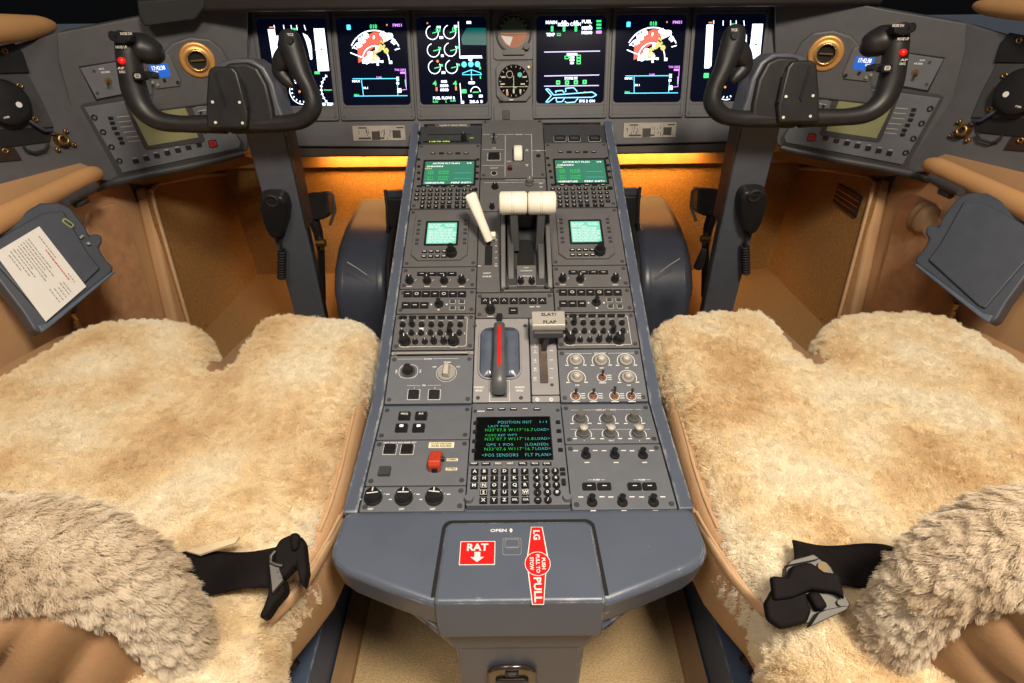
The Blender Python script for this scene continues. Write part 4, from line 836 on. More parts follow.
def stat(i,Z):
    def wh(b,g):
        for x,y,w_,tx in ((378,98,.018,'MAIN'),(447,98,.009,'AP'),(447,110,.018,'BLEED'),(515,98,.008,'AP'),(515,108,.017,'CABIN'),(580,94,.016,'FUEL'),(580,130,.017,'88888'),(580,156,.017,'10200'),(373,168,.014,'TEMP'),(598,112,.003,'-')): b.text(MP,tx,*g(x,y),.0046,WS,wid=w_)
        for y,w_ in ((280,.017),(297,.0075),(313,.0075),(330,.006)): b.box(MP,*g(495,y),w_,.0032,WS-.0002,WS,.0008)
        b.text(MP,'DOORS SYS',*g(490,416),.004,WS,wid=.021); b.text(MP,'SYS 2 ON',*g(580,546),.0040,WS,wid=.026)
    def li(b,g):
        for q in ((337,268,655,262),(337,404,650,398),(337,462,647,458)): b.line(MP,g(*q[:2]),g(*q[2:]),.0015,WS)
    def gr(b,g):
        for x,y in ((382,135),(450,135),(517,135)): b.box(MP,*g(x,y),.0042,.008,WS-.0002,WS,.001)
        for x,y in ((416,441),(467,441),(517,440),(567,438)): b.frame(MP,*g(x,y),.0068,.0065,.0022,WS-.0002,WS,.001)
        b.frame(MP,*g(465,298),.0072,.0052,.0013,WS-.0002,WS,.001)
        for y in (292,310,328): b.frame(MP,*g(533,y),.0070,.0046,.0013,WS-.0002,WS,.001)
        for y in (92,112,131): b.box(MP,*g(648,y),.0078,.0030,WS-.0002,WS); 
        b.text(MP,'22',*g(420,167),.004,WS,wid=.007)
    def cy(b,g):
        k=.0016
        O=[(345,478),(362,478),(390,512),(610,495),(635,512),(610,525),(392,528),(360,553),(346,552),(378,515)]
        for a,c in zip(O,O[1:]+O[:1]): b.line(MP,g(*a),g(*c),k,WS)
        for O in (((405,500),(400,490),(440,486),(452,500)),((460,495),(458,474),(505,470),(525,493)),((405,532),(408,552),(440,550),(452,532)),((455,548),(462,556),(512,552),(530,530))):
            for a,c in zip(O,O[1:]): b.line(MP,g(*a),g(*c),k,WS)
    def mg(b,g): b.box(MP,*g(648,154),.009,.0042,WS-.0002,WS,.001)
    def og(b,g): b.disc(MP,*g(567,497),.0016,WS+.0002,8)
    sym(i,(('white_text',E_W,wh),('lilac_lines',E_P,li),('green_boxes',E_G,gr),('cyan_outline',emi('lit sky outline',(.25,.7,1),2.0),cy),('magenta_symbols',E_M,mg),('orange_symbols',E_Y,og)),Z)
stat(3,lambda x,y:(485+x/5.69,5+y/5.69))
# standby column
ZS=lambda x,y:(485+x/5.69,5+y/5.69)
gS=lambda x,y,w=0:MP.uv(*ZS(x,y),w)
b=MB(); 
a=gS(163,165); 
t=thing('standby_horizon','round standby attitude indicator with green and rust-coloured horizon ball between the middle displays','instrument',MP.P(a[0],a[1]-.05,0))
b=MB(); b.box(MP,a[0],a[1]+.004,.096,.118,0,.004,.008); b.build('mount',GREY,t,bevel=.001)
b=MB(); b.rev(MP,a[0],a[1],[(.042,.003),(.042,.007),(.040,.009),(.0385,.007),(.037,.003)],36); b.build('bezel_ring',DGREY,t)
b=MB(); b.cyl(MP,a[0],a[1],.0375,.003,.0045,n=32); b.build('dial',BLACK,t)
r=.0305; 
def half(a0,a1,rr,yo=0): return [(a[0]+rr*math.cos(R(q)),a[1]+yo+rr*math.sin(R(q))) for q in range(a0,a1+1,10)]
b=MB(); b.poly(MP,half(0,180,r),.0052); b.build('sky_half',mat('dusky green ball',sr(86,108,92),.5),t)
b=MB(); b.poly(MP,half(180,360,r),.0052); b.build('ground_half',mat('rust brown ball',sr(150,84,44),.5),t)
b=MB(); b.poly(MP,[(a[0]-r*.98,a[1]-.004),(a[0]-.002,a[1]-.007),(a[0]-.009,a[1]-r*.85),(a[0]-.018,a[1]-r*.68)],.0055); b.build('painted_reflection',mat('painted white reflection',sr(190,190,190),.4),t)  # reflection on the dial, painted as a flat white shape
b=MB(); b.line(MP,(a[0]-r,a[1]),(a[0]+r,a[1]),.0022,.0058); b.poly(MP,[(a[0]-.002,a[1]+.033),(a[0]+.002,a[1]+.033),(a[0],a[1]+.024)],.0058); b.build('horizon_bar',mat('orange marking',sr(220,120,50),.5),t)
b=MB()
for q in (30,50,70,110,130,150): b.disc(MP,a[0]+.0335*math.cos(R(q)),a[1]+.0335*math.sin(R(q)),.0013,.0056,8)
b.build('bank_dots',IVW,t)
b=MB(); b.box(MP,a[0],a[1]-.040,.050,.010,.003,.010,.002); b.build('lower_scale',BLACK,t); p=gS(235,240); b=MB(); b.cyl(MP,p[0],p[1],.008,.003,.015,.0075,n=20,flut=.05); b.build('cage_knob',DGREY,t)
a=gS(163,437)
t=thing('standby_navigation_dial','round black standby navigation dial with white and cyan marks, below the horizon ball','instrument',MP.P(a[0],a[1]-.05,0))
b=MB(); s=.042; c=.012; b.prism(MP,[(a[0]-s+c,a[1]-s-.002),(a[0]+s-c,a[1]-s-.002),(a[0]+s,a[1]-s+c),(a[0]+s,a[1]+s-c),(a[0]+s-c,a[1]+s+.002),(a[0]-s+c,a[1]+s+.002),(a[0]-s,a[1]+s-c),(a[0]-s,a[1]-s+c)],0,.008); b.build('case',GREY,t,bevel=.0015)
b=MB(); b.cyl(MP,a[0],a[1],.0365,.007,.0095,n=36); b.build('dial',mat('matte dial black',(.006,.006,.006),.7,spec=.05),t)
b=MB(); 
for q in range(0,360,20): b.line(MP,(a[0]+.034*math.cos(R(q)),a[1]+.034*math.sin(R(q))),(a[0]+.030*math.cos(R(q)),a[1]+.030*math.sin(R(q))),.0011,.0098)
for x,y in ((100,450),(215,450),(150,540),(105,410),(225,410)): p=gS(x,y,.009); b.box(MP,p[0],p[1],.010,.003,.0095,.0098)
b.line(MP,(a[0]-.034,a[1]-.012),(a[0]+.034,a[1]-.012),.001,.0098); b.line(MP,(a[0],a[1]-.02),(a[0],a[1]+.012),.0016,.0098); p=gS(140,395,.009); b.disc(MP,p[0],p[1],.008,.0098,18,r0=.0068); p=gS(165,500,.009)
for k in (-.016,0,.016): b.box(MP,a[0]+k,a[1]-.022,.004,.009,.0095,.0099)
b.build('dial_marks',mat('aged white marking',sr(205,200,190),.6),t)
b=MB(); b.disc(MP,*gS(198,397,.009),.0055,.0099,14); b.box(MP,*gS(172,470,.009),.006,.003,.0095,.0100); b.build('cyan_flag',mat('cyan flag paint',sr(70,190,185),.5),t)
b=MB(); b.box(MP,*gS(127,505,.009),.005,.008,.0099,.0102); b.build('tan_flag',mat('tan flag paint',sr(200,150,110),.5),t)
for x,y,m_ in ((248,358,BRASS),(93,535,DGREY)): b=MB(); p=gS(x,y); b.cyl(MP,p[0],p[1],.0048 if m_ is DGREY else .003,.007,.014,n=12); b.build('corner_knob',m_,t)
a=gS(163,622); t=thing('blank_switch_plate','small grey plate with one square dark button under the navigation dial','switch plate',MP.P(a[0],a[1]-.02,0))
b=MB(); b.box(MP,a[0],a[1],.096,.040,0,.005,.004); b.build('plate',GREY,t,bevel=.001); p=gS(120,625,.005); key(t,MP,p[0],p[1],.0185,.022,.005,.003,name='button')
for x in (37,295): 
    pass
# placards under the inner displays
for s,(cxp,cyp,lb) in enumerate(((379,133,'left of the pedestal'),(650,130,'right of the pedestal'))):
    a=MP.uv(cxp,cyp,.003); b=MB(); b.box(MP,a[0],a[1],.128,.034,0,.0022,.001); o=b.build('data_placard',mat('placard grey white',sr(158,152,143),.6),None); tag(o,'small black and white printed data placard on the panel edge, '+lb,'placard','printed placards on the panel')
    b=MB(); rn=random.Random(s)
    for (x,y,w_,h_) in ((-.040,.012,.020,.003),(.052,.012,.018,.003),(-.008,-.006,.020,.020),(.043,-.003,.020,.018),(-.036,-.012,.030,.004),(.006,-.012,.012,.004)): b.box(MP,a[0]+x,a[1]+y,w_,h_,.0022,.0026)
    for k in range(26): b.box(MP,a[0]+rn.uniform(-.06,.06),a[1]+rn.uniform(-.013,.006),.0012,rn.uniform(.003,.009),.0022,.0026)
    b.build('printed_chart',mat('dark brown print',sr(50,42,38),.6),o)
b=MB(); a=MP.uv(453,126,.001); b.box(MP,a[0],a[1],.085,.010,0,.001); o=b.build('lettered_strip',DGREY,pan); b=MB(); b.text(MP,'MAXIMUM DESIGN SPEEDS',a[0],a[1]+.0018,.003,.0014,wid=.066); b.text(MP,'FLAPS 210 KT GEAR 250 KT',a[0],a[1]-.0028,.003,.0014,wid=.076); b.build('lettering',mat('aged white marking',sr(205,200,190),.6),o)
# glareshield
b=MB(); b.hull([(-.80,1.39,.995),(-.80,1.39,1.06),(-.80,1.75,1.10),(-.80,1.75,.995)],[(.80,1.39,.995),(.80,1.39,1.06),(.80,1.75,1.10),(.80,1.75,.995)]); o=b.build('glareshield',mat('dark brown hood',sr(34,27,24),.6),None,bevel=.01); tag(o,'dark brown padded glareshield hood running along the top of the display row','glareshield')

# ================================================================ BOTH SIDES
PB=PLASTIC_BLUE
for S in (0,1):
    mir=bool(S); side='right' if S else 'left'
    def MBs(): return MB(mir)
    # wing of the panel
    t=thing('side_instrument_panel','angled grey %s wing of the instrument panel, with a gold air vent, above the footwell'%side,'instrument panel',WL.pix(180,160),'side panel wings',mir)
    pts=[(248,8),(248,150),(235,156),(170,168),(112,182),(96,176),(88,160),(74,120),(66,90),(58,60),(56,33),(138,17),(160,12)]
    b=MBs(); b.prism(WL,[WL.uv(*p) for p in pts],-.05,0); b.build('panel_face',GREY,t,bevel=.003)
    # side console face nearer the pilot
    pts=[(120,182),(100,110),(84,60),(70,30),(58,32),(40,38),(0,50),(-40,62),(-40,205),(0,190),(60,178)]
    b=MBs(); b.prism(SL,[SL.uv(*p) for p in pts],-.05,-.001); b.build('console_face',GREY,t,bevel=.004)
    # raised rounded pod round the vent + clock
    pts=[(150,112),(155,75),(160,55),(172,42),(190,36),(210,38),(222,48),(230,62),(236,90),(240,100)]
    b=MBs(); b.prism(WL,[WL.uv(*p) for p in pts],-.002,.012); b.build('vent_pod',GREY,t,bevel=.006)
    # lower rim rod
    b=MBs(); b.tube([WL.pix(*p,.012) for p in ((96,189),(118,181),(150,174),(190,166),(225,158),(244,153))],[.008,.010,.0095,.0095,.009,.007],10); o=b.build('panel_edge_rail',DGREY,None); tag(o,'dark rounded rail along the bottom edge of the %s panel wing'%side,'edge rail','panel wing edge rails')
    # vent
    a=WL.uv(197.5,60,.012); t=thing('air_vent','round air vent in a polished gold ring on the %s panel wing'%side,'air vent',WL.P(a[0],a[1]-.03,.01),'gold air vents',mir)
    b=MBs(); b.rev(WL,a[0],a[1],[(.0215,.010),(.0225,.018),(.024,.017),(.030,.015),(.0345,.017),(.0370,.014),(.037,.010)],40); b.build('gold_ring',GOLD,t)
    b=MBs(); b.rev(WL,a[0],a[1],[(.0185,.013),(.019,.0225),(.022,.023),(.0235,.018)],36); b.build('inner_ring',mat('pale gold ring',sr(232,190,130),.25,metal=.8),t)
    b=MBs(); b.cyl(WL,a[0],a[1],.0190,.011,.0135,n=28); b.build('vent_barrel',HOLE,t); b=MBs(); b.box(WL,a[0],a[1],.028,.003,.013,.020); b.build('vane',BRASS,t)
    # clock
    pts=[(150,78),(153,58),(162,54),(170,55),(181,80),(180,86),(156,89)]; P=[WL.uv(*p,.013) for p in pts]; cxm=sum(p[0] for p in P)/len(P); 
    t=thing('digital_clock','small instrument clock with a lit blue readout behind the %s yoke grip'%side,'clock',WL.P(P[5][0],P[5][1],.01),'panel clocks',mir)
    b=MBs(); b.prism(WL,P,.010,.016); b.build('case',MODU,t,bevel=.002)
    b=MBs(); b.prism(WL,[WL.uv(*p,.016) for p in ((148.5,65),(167.5,63.5),(171,76.5),(152,79))],.0155,.0168); s=b.build('readout',E_B,t)
    b=MBs(); a=WL.uv(158.5,67.8,.017); b.text(WL,'17:42:38',a[0],a[1],.0085,.0171,wid=.026); a=WL.uv(156,72.4,.017); b.text(WL,'GMT',a[0],a[1],.0045,.0171,wid=.010); b.build('digits',E_LW,s)
    for x,y in ((153,82),(158,84.5),(164.5,80),(177.8,82)): a=WL.uv(x,y,.016); b=MBs(); b.cyl(WL,a[0],a[1],.0032,.015,.020,n=12); b.build('button',KNOBG if x<160 else BLACK,t)
    # toggle panel
    pts=[(80,68),(122,61),(122,94),(97,99)]; P=[WL.uv(*p,.002) for p in pts]
    t=thing('toggle_panel','small plate with one steel toggle, outboard of the %s yoke grip'%side,'switch panel',WL.P(P[3][0],P[3][1],0),'outboard toggle plates',mir)
    b=MBs(); b.prism(WL,[WL.uv(*p,.001) for p in ((78.5,66.5),(124,59.5),(124,96),(96,101))],0,.0012); b.build('surround',BLACK,t)
    b=MBs(); b.prism(WL,P,.0,.004); b.build('plate',MODL,t,bevel=.001)
    a=WL.uv(108.5,81,.004); b=MBs(); b.cyl(WL,a[0],a[1],.0075,.003,.006,n=6); o=b.build('toggle_switch',BRASS,t); b=MBs(); b.tube([WL.P(a[0],a[1],.005),WL.P(a[0],a[1]-.004,.020)],[.002,.003],8); b.build('lever',STEEL,o)
    b=MBs(); b.text(WL,'NORM',a[0]+.001,a[1]+.018,.004,.0045); b.text(WL,'AUX',a[0]-.004,a[1]+.025,.0035,.0045); b.build('legend',WHITE,t)
    for x,y in ((94,71),(97.5,93)): a=WL.uv(x,y,.004); b=MBs(); b.cyl(WL,a[0],a[1],.003,.003,.0055,n=12); b.build('screw',DGREY,t)
    # keypad panel with olive LCD
    G=lambda x,y,w=.004:WL.uv(80+x/5.694,60+y/5.694,w)
    t=thing('avionics_control_panel','dark keypad panel with an olive liquid crystal window, half hidden behind the %s yoke'%side,'control panel',WL.P(*G(240,640),0),'side keypad panels',mir)
    b=MBs(); b.prism(WL,[G(x,y,0) for x,y in ((0,262),(25,245),(720,140),(735,200),(935,480),(925,510),(240,668),(215,650))],0,.002); b.build('surround',DGREY,t,bevel=.001)
    b=MBs(); b.prism(WL,[G(x,y,.002) for x,y in ((25,268),(725,160),(915,470),(905,500),(245,640))],.0,.0055); fp=b.build('faceplate',MODL,t,bevel=.001)
    b=MBs(); b.prism(WL,[G(x,y,.005) for x,y in ((250,240),(580,188),(612,205),(712,455),(700,468),(380,512),(365,500))],.005,.0075); b.build('window_bezel',DGREY,t,bevel=.001)
    b=MBs(); b.prism(WL,[G(x,y,.0075) for x,y in ((275,262),(572,213),(675,440),(390,488))],.0075,.0082); b.build('liquid_crystal',E_LCD,t)
    for x,y in ((82,325),(132,408),(180,493),(225,572)): a=G(x,y,.005); b=MBs(); b.rev(WL,a[0],a[1],[(.0035,.005),(.0035,.008),(.006,.0085),(.0062,.005)],16); b.build('ring_fastener',BLACK,t)
    lg=MBs()
    for k,(x,y) in enumerate(((235,325),(245,353),(255,382),(272,412),(290,440),(300,465))): p=G(x-25,y,.0055); q=G(x+45,y-7,.0055); lg.line(WL,p,q,.0011,.0058); p=G(x-60,y+5,.005); a=p; b=MBs(); b.box(WL,p[0],p[1],.0105,.0065,.005,.0085,.0015,inset=.0006); b.build('key',BLACK,t)
    for k,(x,y) in enumerate(((660,245),(670,268),(680,292))): lg.line(WL,G(x-10,y,.0055),G(x+55,y-12,.0055),.0011,.0058)
    for k in range(7):
        x=318+k*60; y=575-k*15.5
        p=G(x,y,.005); b=MBs(); b.box(WL,p[0],p[1],.0125,.0095,.005,.0085,.0012,inset=.0006); b.build('key',BLACK,t); lg.box(WL,p[0],p[1]+.0075,.008,.0011,.0055,.0058)
    for k in range(5): 
        p=G(672+k*6,300+k*28,.005); b=MBs(); b.box(WL,p[0]+.006,p[1],.006,.005,.005,.008,.001); b.build('key',BLACK,t)
    a=G(757,474,.005); b=MBs(); b.box(WL,a[0],a[1],.0145,.0125,.005,.009,.002); o=b.build('red_button',RED,t); b=MBs(); b.frame(WL,a[0],a[1],.0185,.0165,.0015,.005,.009,.003); b.build('button_guard',BLACK,o); b=MBs(); b.text(WL,'EMER',a[0],a[1]+.002,.0032,.0093); b.text(WL,'FREQ',a[0],a[1]-.0025,.0032,.0093); b.build('lettering',BLACK,o)
    lg.build('legend',mat('aged white marking',sr(205,200,190),.6),t)
    # tiller disc + dark side plate
    D=lambda x,y,w=0:SL.uv(x/4.55,20+y/4.55,w)
    t=thing('side_switch_plate','black and grey side plate at the %s frame edge, behind the round disc'%side,'side plate',SL.P(*D(0,560),0),'side console plates',mir)
    b=MBs(); b.prism(SL,[D(x,y) for x,y in ((-60,250),(120,245),(185,365),(240,487),(-60,500))],0,.004); b.build('plate',DGREY,t,bevel=.001)
    b=MBs(); b.prism(SL,[D(x,y) for x,y in ((-60,130),(60,105),(100,150),(130,240),(-60,248))],0,.006); b.build('black_cover',BLACK,t,bevel=.002)
    b=MBs(); b.prism(SL,[D(x,y) for x,y in ((-60,500),(110,480),(240,490),(225,555),(-60,590))],0,.003); b.build('lower_plate',BLACK,t,bevel=.001)
    b=MBs(); b.prism(SL,[D(x,y) for x,y in ((-60,585),(60,580),(95,635),(-60,650))],.0,.004); b.build('label_plate',mat('dark brown enamel',sr(48,34,28),.4),t)
    for x,y in ((88,300),(158,452),(20,142),(22,595)): a=D(x,y,.004); b=MBs(); b.rev(SL,a[0],a[1],[(.0025,.004),(.003,.008),(.0055,.008),(.006,.003)],14); b.build('ring_fastener',BRASS,t)
    a=D(20,375,.02); t=thing('steering_tiller','round black nose steering disc with a white dot, at the %s frame edge'%side,'steering tiller',SL.P(a[0],a[1]-.05,.004),'steering discs',mir)
    b=MBs(); b.cyl(SL,a[0],a[1],.034,.003,.018,n=28); b.build('boss',BLACK,t); b=MBs(); b.rev(SL,a[0],a[1],[(0,.034),(.034,.034),(.040,.032),(.043,.026),(.041,.020),(.030,.018)],44); d=b.build('disc',BLACK,t)
    a2=D(88,385,.036); b=MBs(); b.disc(SL,a2[0],a2[1],.0055,.0348,16); b.build('white_dot',WHITE,d)
    b=MBs(); a2=D(42,440,.036); b.text(SL,'STEER',a2[0]-.004,a2[1],.003,.0348,wid=.011); b.build('lettering',WHITE,d)
    # brass connector + cable
    a=D(282,545,.01); t=thing('headset_socket','small brass headset socket with three lugs on the %s side console'%side,'socket',SL.P(a[0],a[1]-.02,0),'brass sockets',mir)
    b=MBs(); b.rev(SL,a[0],a[1],[(.006,.012),(.0065,.020),(.010,.021),(.0125,.017),(.013,.0)],24); b.build('barrel',BRASS,t); b=MBs(); b.cyl(SL,a[0],a[1],.0065,.010,.016,n=16); b.build('socket_hole',HOLE,t)
    for x,y in ((300,505),(335,567),(262,590),(238,512)): q=D(x,y,.004); b=MBs(); b.rev(SL,q[0],q[1],[(.0018,.002),(.0018,.007),(.0045,.007),(.005,.001)],12); b.line(SL,q,a,.004,.005); b.build('lug',BRASS,t)
    b=MBs(); pp=[SL.P(*D(115,460,0),.018),SL.P(*D(150,485,0),.022),SL.P(*D(185,505,0),.016),SL.P(*D(225,500,0),.012),SL.P(*D(235,520,0),.010)]; b.tube(pp,.0035,8); o=b.build('headset_cable',mat('dull violet cable',sr(70,66,88),.5),None); tag(o,'short dull violet cable running from the %s steering disc to the brass socket'%side,'cable','short violet cables')
    b=MBs(); pp=[SL.P(*D(x,y,0),.010) for x,y in ((95,570),(110,595),(150,605),(195,590),(210,560))]; b.tube(pp,.0028,8); o=b.build('looped_cable',RUBBER,None); tag(o,'thin black looped cable hanging below the %s steering disc'%side,'cable','looped cables')
# ================================================================ YOKES, FOOTWELLS, SIDE TRIM
def sm(pts,n=4):   # catmull-rom through (Vector, rad)
    out=[]
    m=len(pts)
    def mul(a,k): return tuple(x*k for x in a) if hasattr(a,'__len__') else a*k
    for i in range(m-1):
        p0,p1,p2,p3=pts[max(i-1,0)],pts[i],pts[i+1],pts[min(i+2,m-1)]
        for k in range(n):
            t=k/n
            f=lambda a,b,c,d:.5*((2*b)+(-a+c)*t+(2*a-5*b+4*c-d)*t*t+(-a+3*b-3*c+d)*t**3)
            P=Vector([f(p0[0][j],p1[0][j],p2[0][j],p3[0][j]) for j in range(3)])
            r1=p1[1] if hasattr(p1[1],'__len__') else (p1[1],)*2; r2=p2[1] if hasattr(p2[1],'__len__') else (p2[1],)*2
            out.append((P,tuple(a+(b_-a)*t for a,b_ in zip(r1,r2))))
    r=pts[-1][1]; out.append((Vector(pts[-1][0]),r if hasattr(r,'__len__') else (r,r))); return out
def stube(b,pts,seg=12,n=4,flat=None):
    q=sm(pts,n); b.tube([a for a,_ in q],[r for _,r in q],seg,flat=flat)
YF=Frame((-.54,1.12,.90),(1,0,0),(0,.25,.97))      # plane the yoke lies in
CFr=Frame((-.54,1.13,.80),(1,0,0),(0,-.12,1))      # front of the column
for S in (0,1):
    mir=bool(S); side='right' if S else 'left'
    def MBs(): return MB(mir)
    # column
    t=thing('control_yoke','black %s control yoke with two horn grips on a tall blue-grey column'%side,'control yoke',(-.54,1.28,.15),'control yokes',mir)
    def colpt(px,py,dy=0): 
        y=1.16+(py-135)/170*.09; return aty(px,py,y+dy)
    a0,a1=colpt(243,128),colpt(284,128); b0,b1=colpt(295,318),colpt(325,318)
    b=MBs(); off=Vector((0,.035,0))
    b.hull([a0,a1,a1+off,a0+off],[b0,b1,b1+off,b0+off]); 
    d=(b0-a0)/ (a0.z-b0.z); e=(b1-a1)/(a1.z-b1.z); k=(b0.z-.15)
    b.hull([b0,b1,b1+off,b0+off],[b0+d*k,b1+e*k,b1+e*k+off,b0+d*k+off]); b.build('column',mat('column grey paint',sr(84,88,98),.45,var=.06),t,bevel=.006,weld=True)
    b=MBs(); b.hull([a1+Vector((0,-.001,0)),a1+Vector((.004,-.001,0)),a1+Vector((.004,.05,0)),a1+Vector((0,.05,0))],[x+Vector((0,0,0)) for x in (a1.lerp(b1,.45)+Vector((0,-.001,0)),a1.lerp(b1,.45)+Vector((.004,-.001,0)),a1.lerp(b1,.45)+Vector((.004,.05,0)),a1.lerp(b1,.45)+Vector((0,.05,0)))]); b.build('column_edge_strip',STEEL,t)
    Y=lambda px,py,w=0: YF.pix(px,py,w)
    # housing shroud arcs on both sides of the hub
    g=lambda x,y,w=0:YF.uv(x,y,w)
    sh=[(205,133),(207,100),(212,72),(222,60),(238,56),(255,57),(268,66),(278,84),(283,104),(290,124),(284,133)]
    b=MBs(); b.prism(YF,[g(x,y) for x,y in sh],-.045,.012,inset=.004); b.build('shroud',mat('shroud grey',sr(78,80,88),.4,var=.06),t,bevel=.006)
    sh=[(210,132),(212,104),(216,76),(226,62),(246,61),(258,66),(268,84),(274,110),(276,132)]
    b=MBs(); b.prism(YF,[g(x,y,.02) for x,y in sh],.0,.022,inset=.003); b.build('hub',SATIN,t,bevel=.006)
    hc=[(207,129),(206,100),(208,70),(212,66),(233,66),(238,72),(249,112),(248,129)]
    b=MBs(); b.prism(YF,[g(x,y,.03) for x,y in hc],.02,.034,inset=.002); cv=b.build('cover_plate',SATIN,t,bevel=.004)
    b=MBs(); P=[g(x,y,.036) for x,y in ((213,72),(216,72),(226,104),(224,108))]; b.prism(YF,P,.033,.036); b.build('cover_groove',BLACK,cv); b=MBs(); P=[g(x,y,.036) for x,y in ((239,78),(241,78),(248,108),(246,108))]; b.prism(YF,P,.033,.036); b.build('cover_groove',BLACK,cv)
    for x,y in ((212.5,102),(239.5,102.3),(215.5,122.5),(242.5,123)): 
        a=g(x,y,.035); b=MBs(); b.cyl(YF,a[0],a[1],.0026,.033,.0355,n=12); b.build('screw',mat('pale screw head',sr(220,215,200),.4),cv)
    # horns
    L=[(Y(228,124,.005),(.019,.018)),(Y(205,124,.008),(.017,.017)),(Y(182,124,.012),(.0155,.016)),(Y(160,121,.014),(.018,.018)),(Y(144,110,.014),(.021,.021)),(Y(135,92,.014),(.023,.022)),(Y(131,72,.014),(.022,.022)),(Y(128,52,.014),(.021,.021)),(Y(127,40,.012),(.019,.020)),(Y(128,33,.01),(.012,.012))]
    b=MBs(); stube(b,L,14,4,flat=YF.w); b.build('outer_horn',SATIN,t,sub=1,weld=True)
    L=[(Y(228,124,.005),(.019,.018)),(Y(262,124,.006),(.017,.017)),(Y(288,123,.010),(.015,.016)),(Y(304,119,.013),(.016,.018)),(Y(313,107,.014),(.017,.020)),(Y(311,92,.014),(.015,.019)),(Y(303,76,.014),(.017,.020)),(Y(296,60,.014),(.021,.020)),(Y(291,45,.014),(.022,.020)),(Y(289,35,.012),(.019,.016)),(Y(288.5,31,.01),(.010,.009))]
    b=MBs(); stube(b,L,14,4,flat=YF.w); b.build('inner_horn',SATIN,t,sub=1,weld=True)
    # palm rest bulges
    L=[(Y(124,42,.006),(.010,.012)),(Y(132,45,.004),(.024,.022)),(Y(142,48,.0),(.030,.026)),(Y(152,52,-.006),(.026,.024)),(Y(159,56,-.012),(.018,.018)),(Y(163,58,-.016),(.010,.010)),(Y(165,59,-.018),(.002,.002))]
    b=MBs(); stube(b,L,14,4); b.build('palm_rest',SATIN,t,sub=1,weld=True)
    L=[(Y(292,50,.004),(.018,.02)),(Y(284,60,-.006),(.022,.020)),(Y(281,72,-.010),(.016,.016)),(Y(289,82,-.004),(.010,.012)),(Y(294,87,0),(.002,.002))]
    b=MBs(); stube(b,L,12,4); b.build('palm_rest',SATIN,t,sub=1,weld=True)
    # outer head: switch block, trim switch, red button
    a=g(127,43,.036); b=MBs(); b.prism(YF,[g(x,y,.034) for x,y in ((113,34),(121,31),(135,33),(134,42),(124,44),(114,41))],.028,.046); hd=b.build('switch_head',BLACK,t,bevel=.003)
    b=MBs(); b.tube([Y(112,36,.036),Y(120,37,.040)],.008,12); b.build('rocker_end',BLACK,hd)
    lg=MBs(); p=g(126,33.5,.047); lg.text(YF,'NOSE DN',p[0],p[1],.0042,.0468,wid=.020); p=g(121.5,47,.037); lg.text(YF,'NOSE UP',p[0],p[1],.0042,.0375,wid=.020)
    p=g(121.5,70,.037); lg.text(YF,'AP',p[0],p[1]+.003,.0038,.0375,wid=.013); lg.text(YF,'DISC',p[0]+.001,p[1]-.003,.0038,.0375,wid=.011)
    lg.build('lettering',mat('aged white marking',sr(205,200,190),.6),hd)
    p=g(122.4,61,.034); b=MBs(); b.rev(YF,p[0],p[1],[(.0062,.030),(.0062,.0365),(.005,.040),(0,.041)],18); b.build('red_button',mat('red push button',sr(235,20,15),.35,emit=(1,.02,.01),es=.25),t)
    p=g(139,76,.034); b=MBs(); b.box(YF,p[0],p[1],.018,.013,.02,.038,.004); sw=b.build('thumb_switch',BLACK,t); b=MBs(); b.frame(YF,p[0],p[1],.010,.007,.0012,.038,.0385,.002); b.line(YF,(p[0]-.006,p[1]),(p[0]+.006,p[1]),.0012,.0386); b.build('switch_marks',mat('aged white marking',sr(205,200,190),.6),sw)
    b=MBs(); p=g(149,75,.02); b.box(YF,p[0],p[1],.014,.012,.0,.024,.004); b.build('switch_guard',BLACK,t)
    p=g(289.5,40,.036); b=MBs(); b.cyl(YF,p[0],p[1],.0062,.030,.037,n=16); b.build('trigger_hole',BLACK,t); b=MBs(); p=g(290,34.5,.036); b.text(YF,'TCS',p[0],p[1],.004,.0352,wid=.011); b.build('lettering',mat('aged white marking',sr(205,200,190),.6),t)
    # microphone on column
    def C(px,py,dy=0): return colpt(px,py,-dy)
    CM=Frame(C(275,215,.0),(1,0,0),(C(275,180)-C(275,240)))
    t=thing('hand_microphone','black hand microphone with a coiled cord clipped on the %s yoke column'%side,'microphone',C(282,285,.01),'hand microphones',mir)
    P=[CM.uv(x,y,.01) for x,y in ((262,191),(270,189.5),(284,190),(290,196),(292,206),(291,218),(287,230),(280,236),(273,235),(267,226),(261,212),(259,200))]
    b=MBs(); b.prism(CM,P,.002,.032,inset=.006); b.build('body',BLACK,t,bevel=.007,seg=3)
    a=CM.uv(271.5,201.5,.033); b=MBs(); b.rev(CM,a[0],a[1],[(0,.030),(.009,.0315),(.013,.035),(.0155,.034),(.016,.030)],24); b.build('push_button',RUBBER,t)
    b=MBs(); b.tube([C(279,236,.018),C(281,245,.02),C(281.5,253,.022)],.0032,8); b.build('cord_neck',RUBBER,t)
    b=MBs(); pts=[]; A0,B0=C(282,250,.02),C(281.5,278,.022); ax=(B0-A0)
    for k in range(120): 
        th=k/119*2*math.pi*11; c=A0+ax*(k/119); pts.append(c+Vector((math.cos(th)*.0085,math.sin(th)*.0085,0)))
    b.tube(pts,.0028,6); b.build('coiled_cord',RUBBER,t)
    # ------------------------------------------------ rudder hump
    prof=[(1.72,.445),(1.52,.445),(1.42,.43),(1.345,.395),(1.30,.345),(1.285,.28),(1.28,.15),(1.72,.15)]
    x0,x1=-.495,-.345
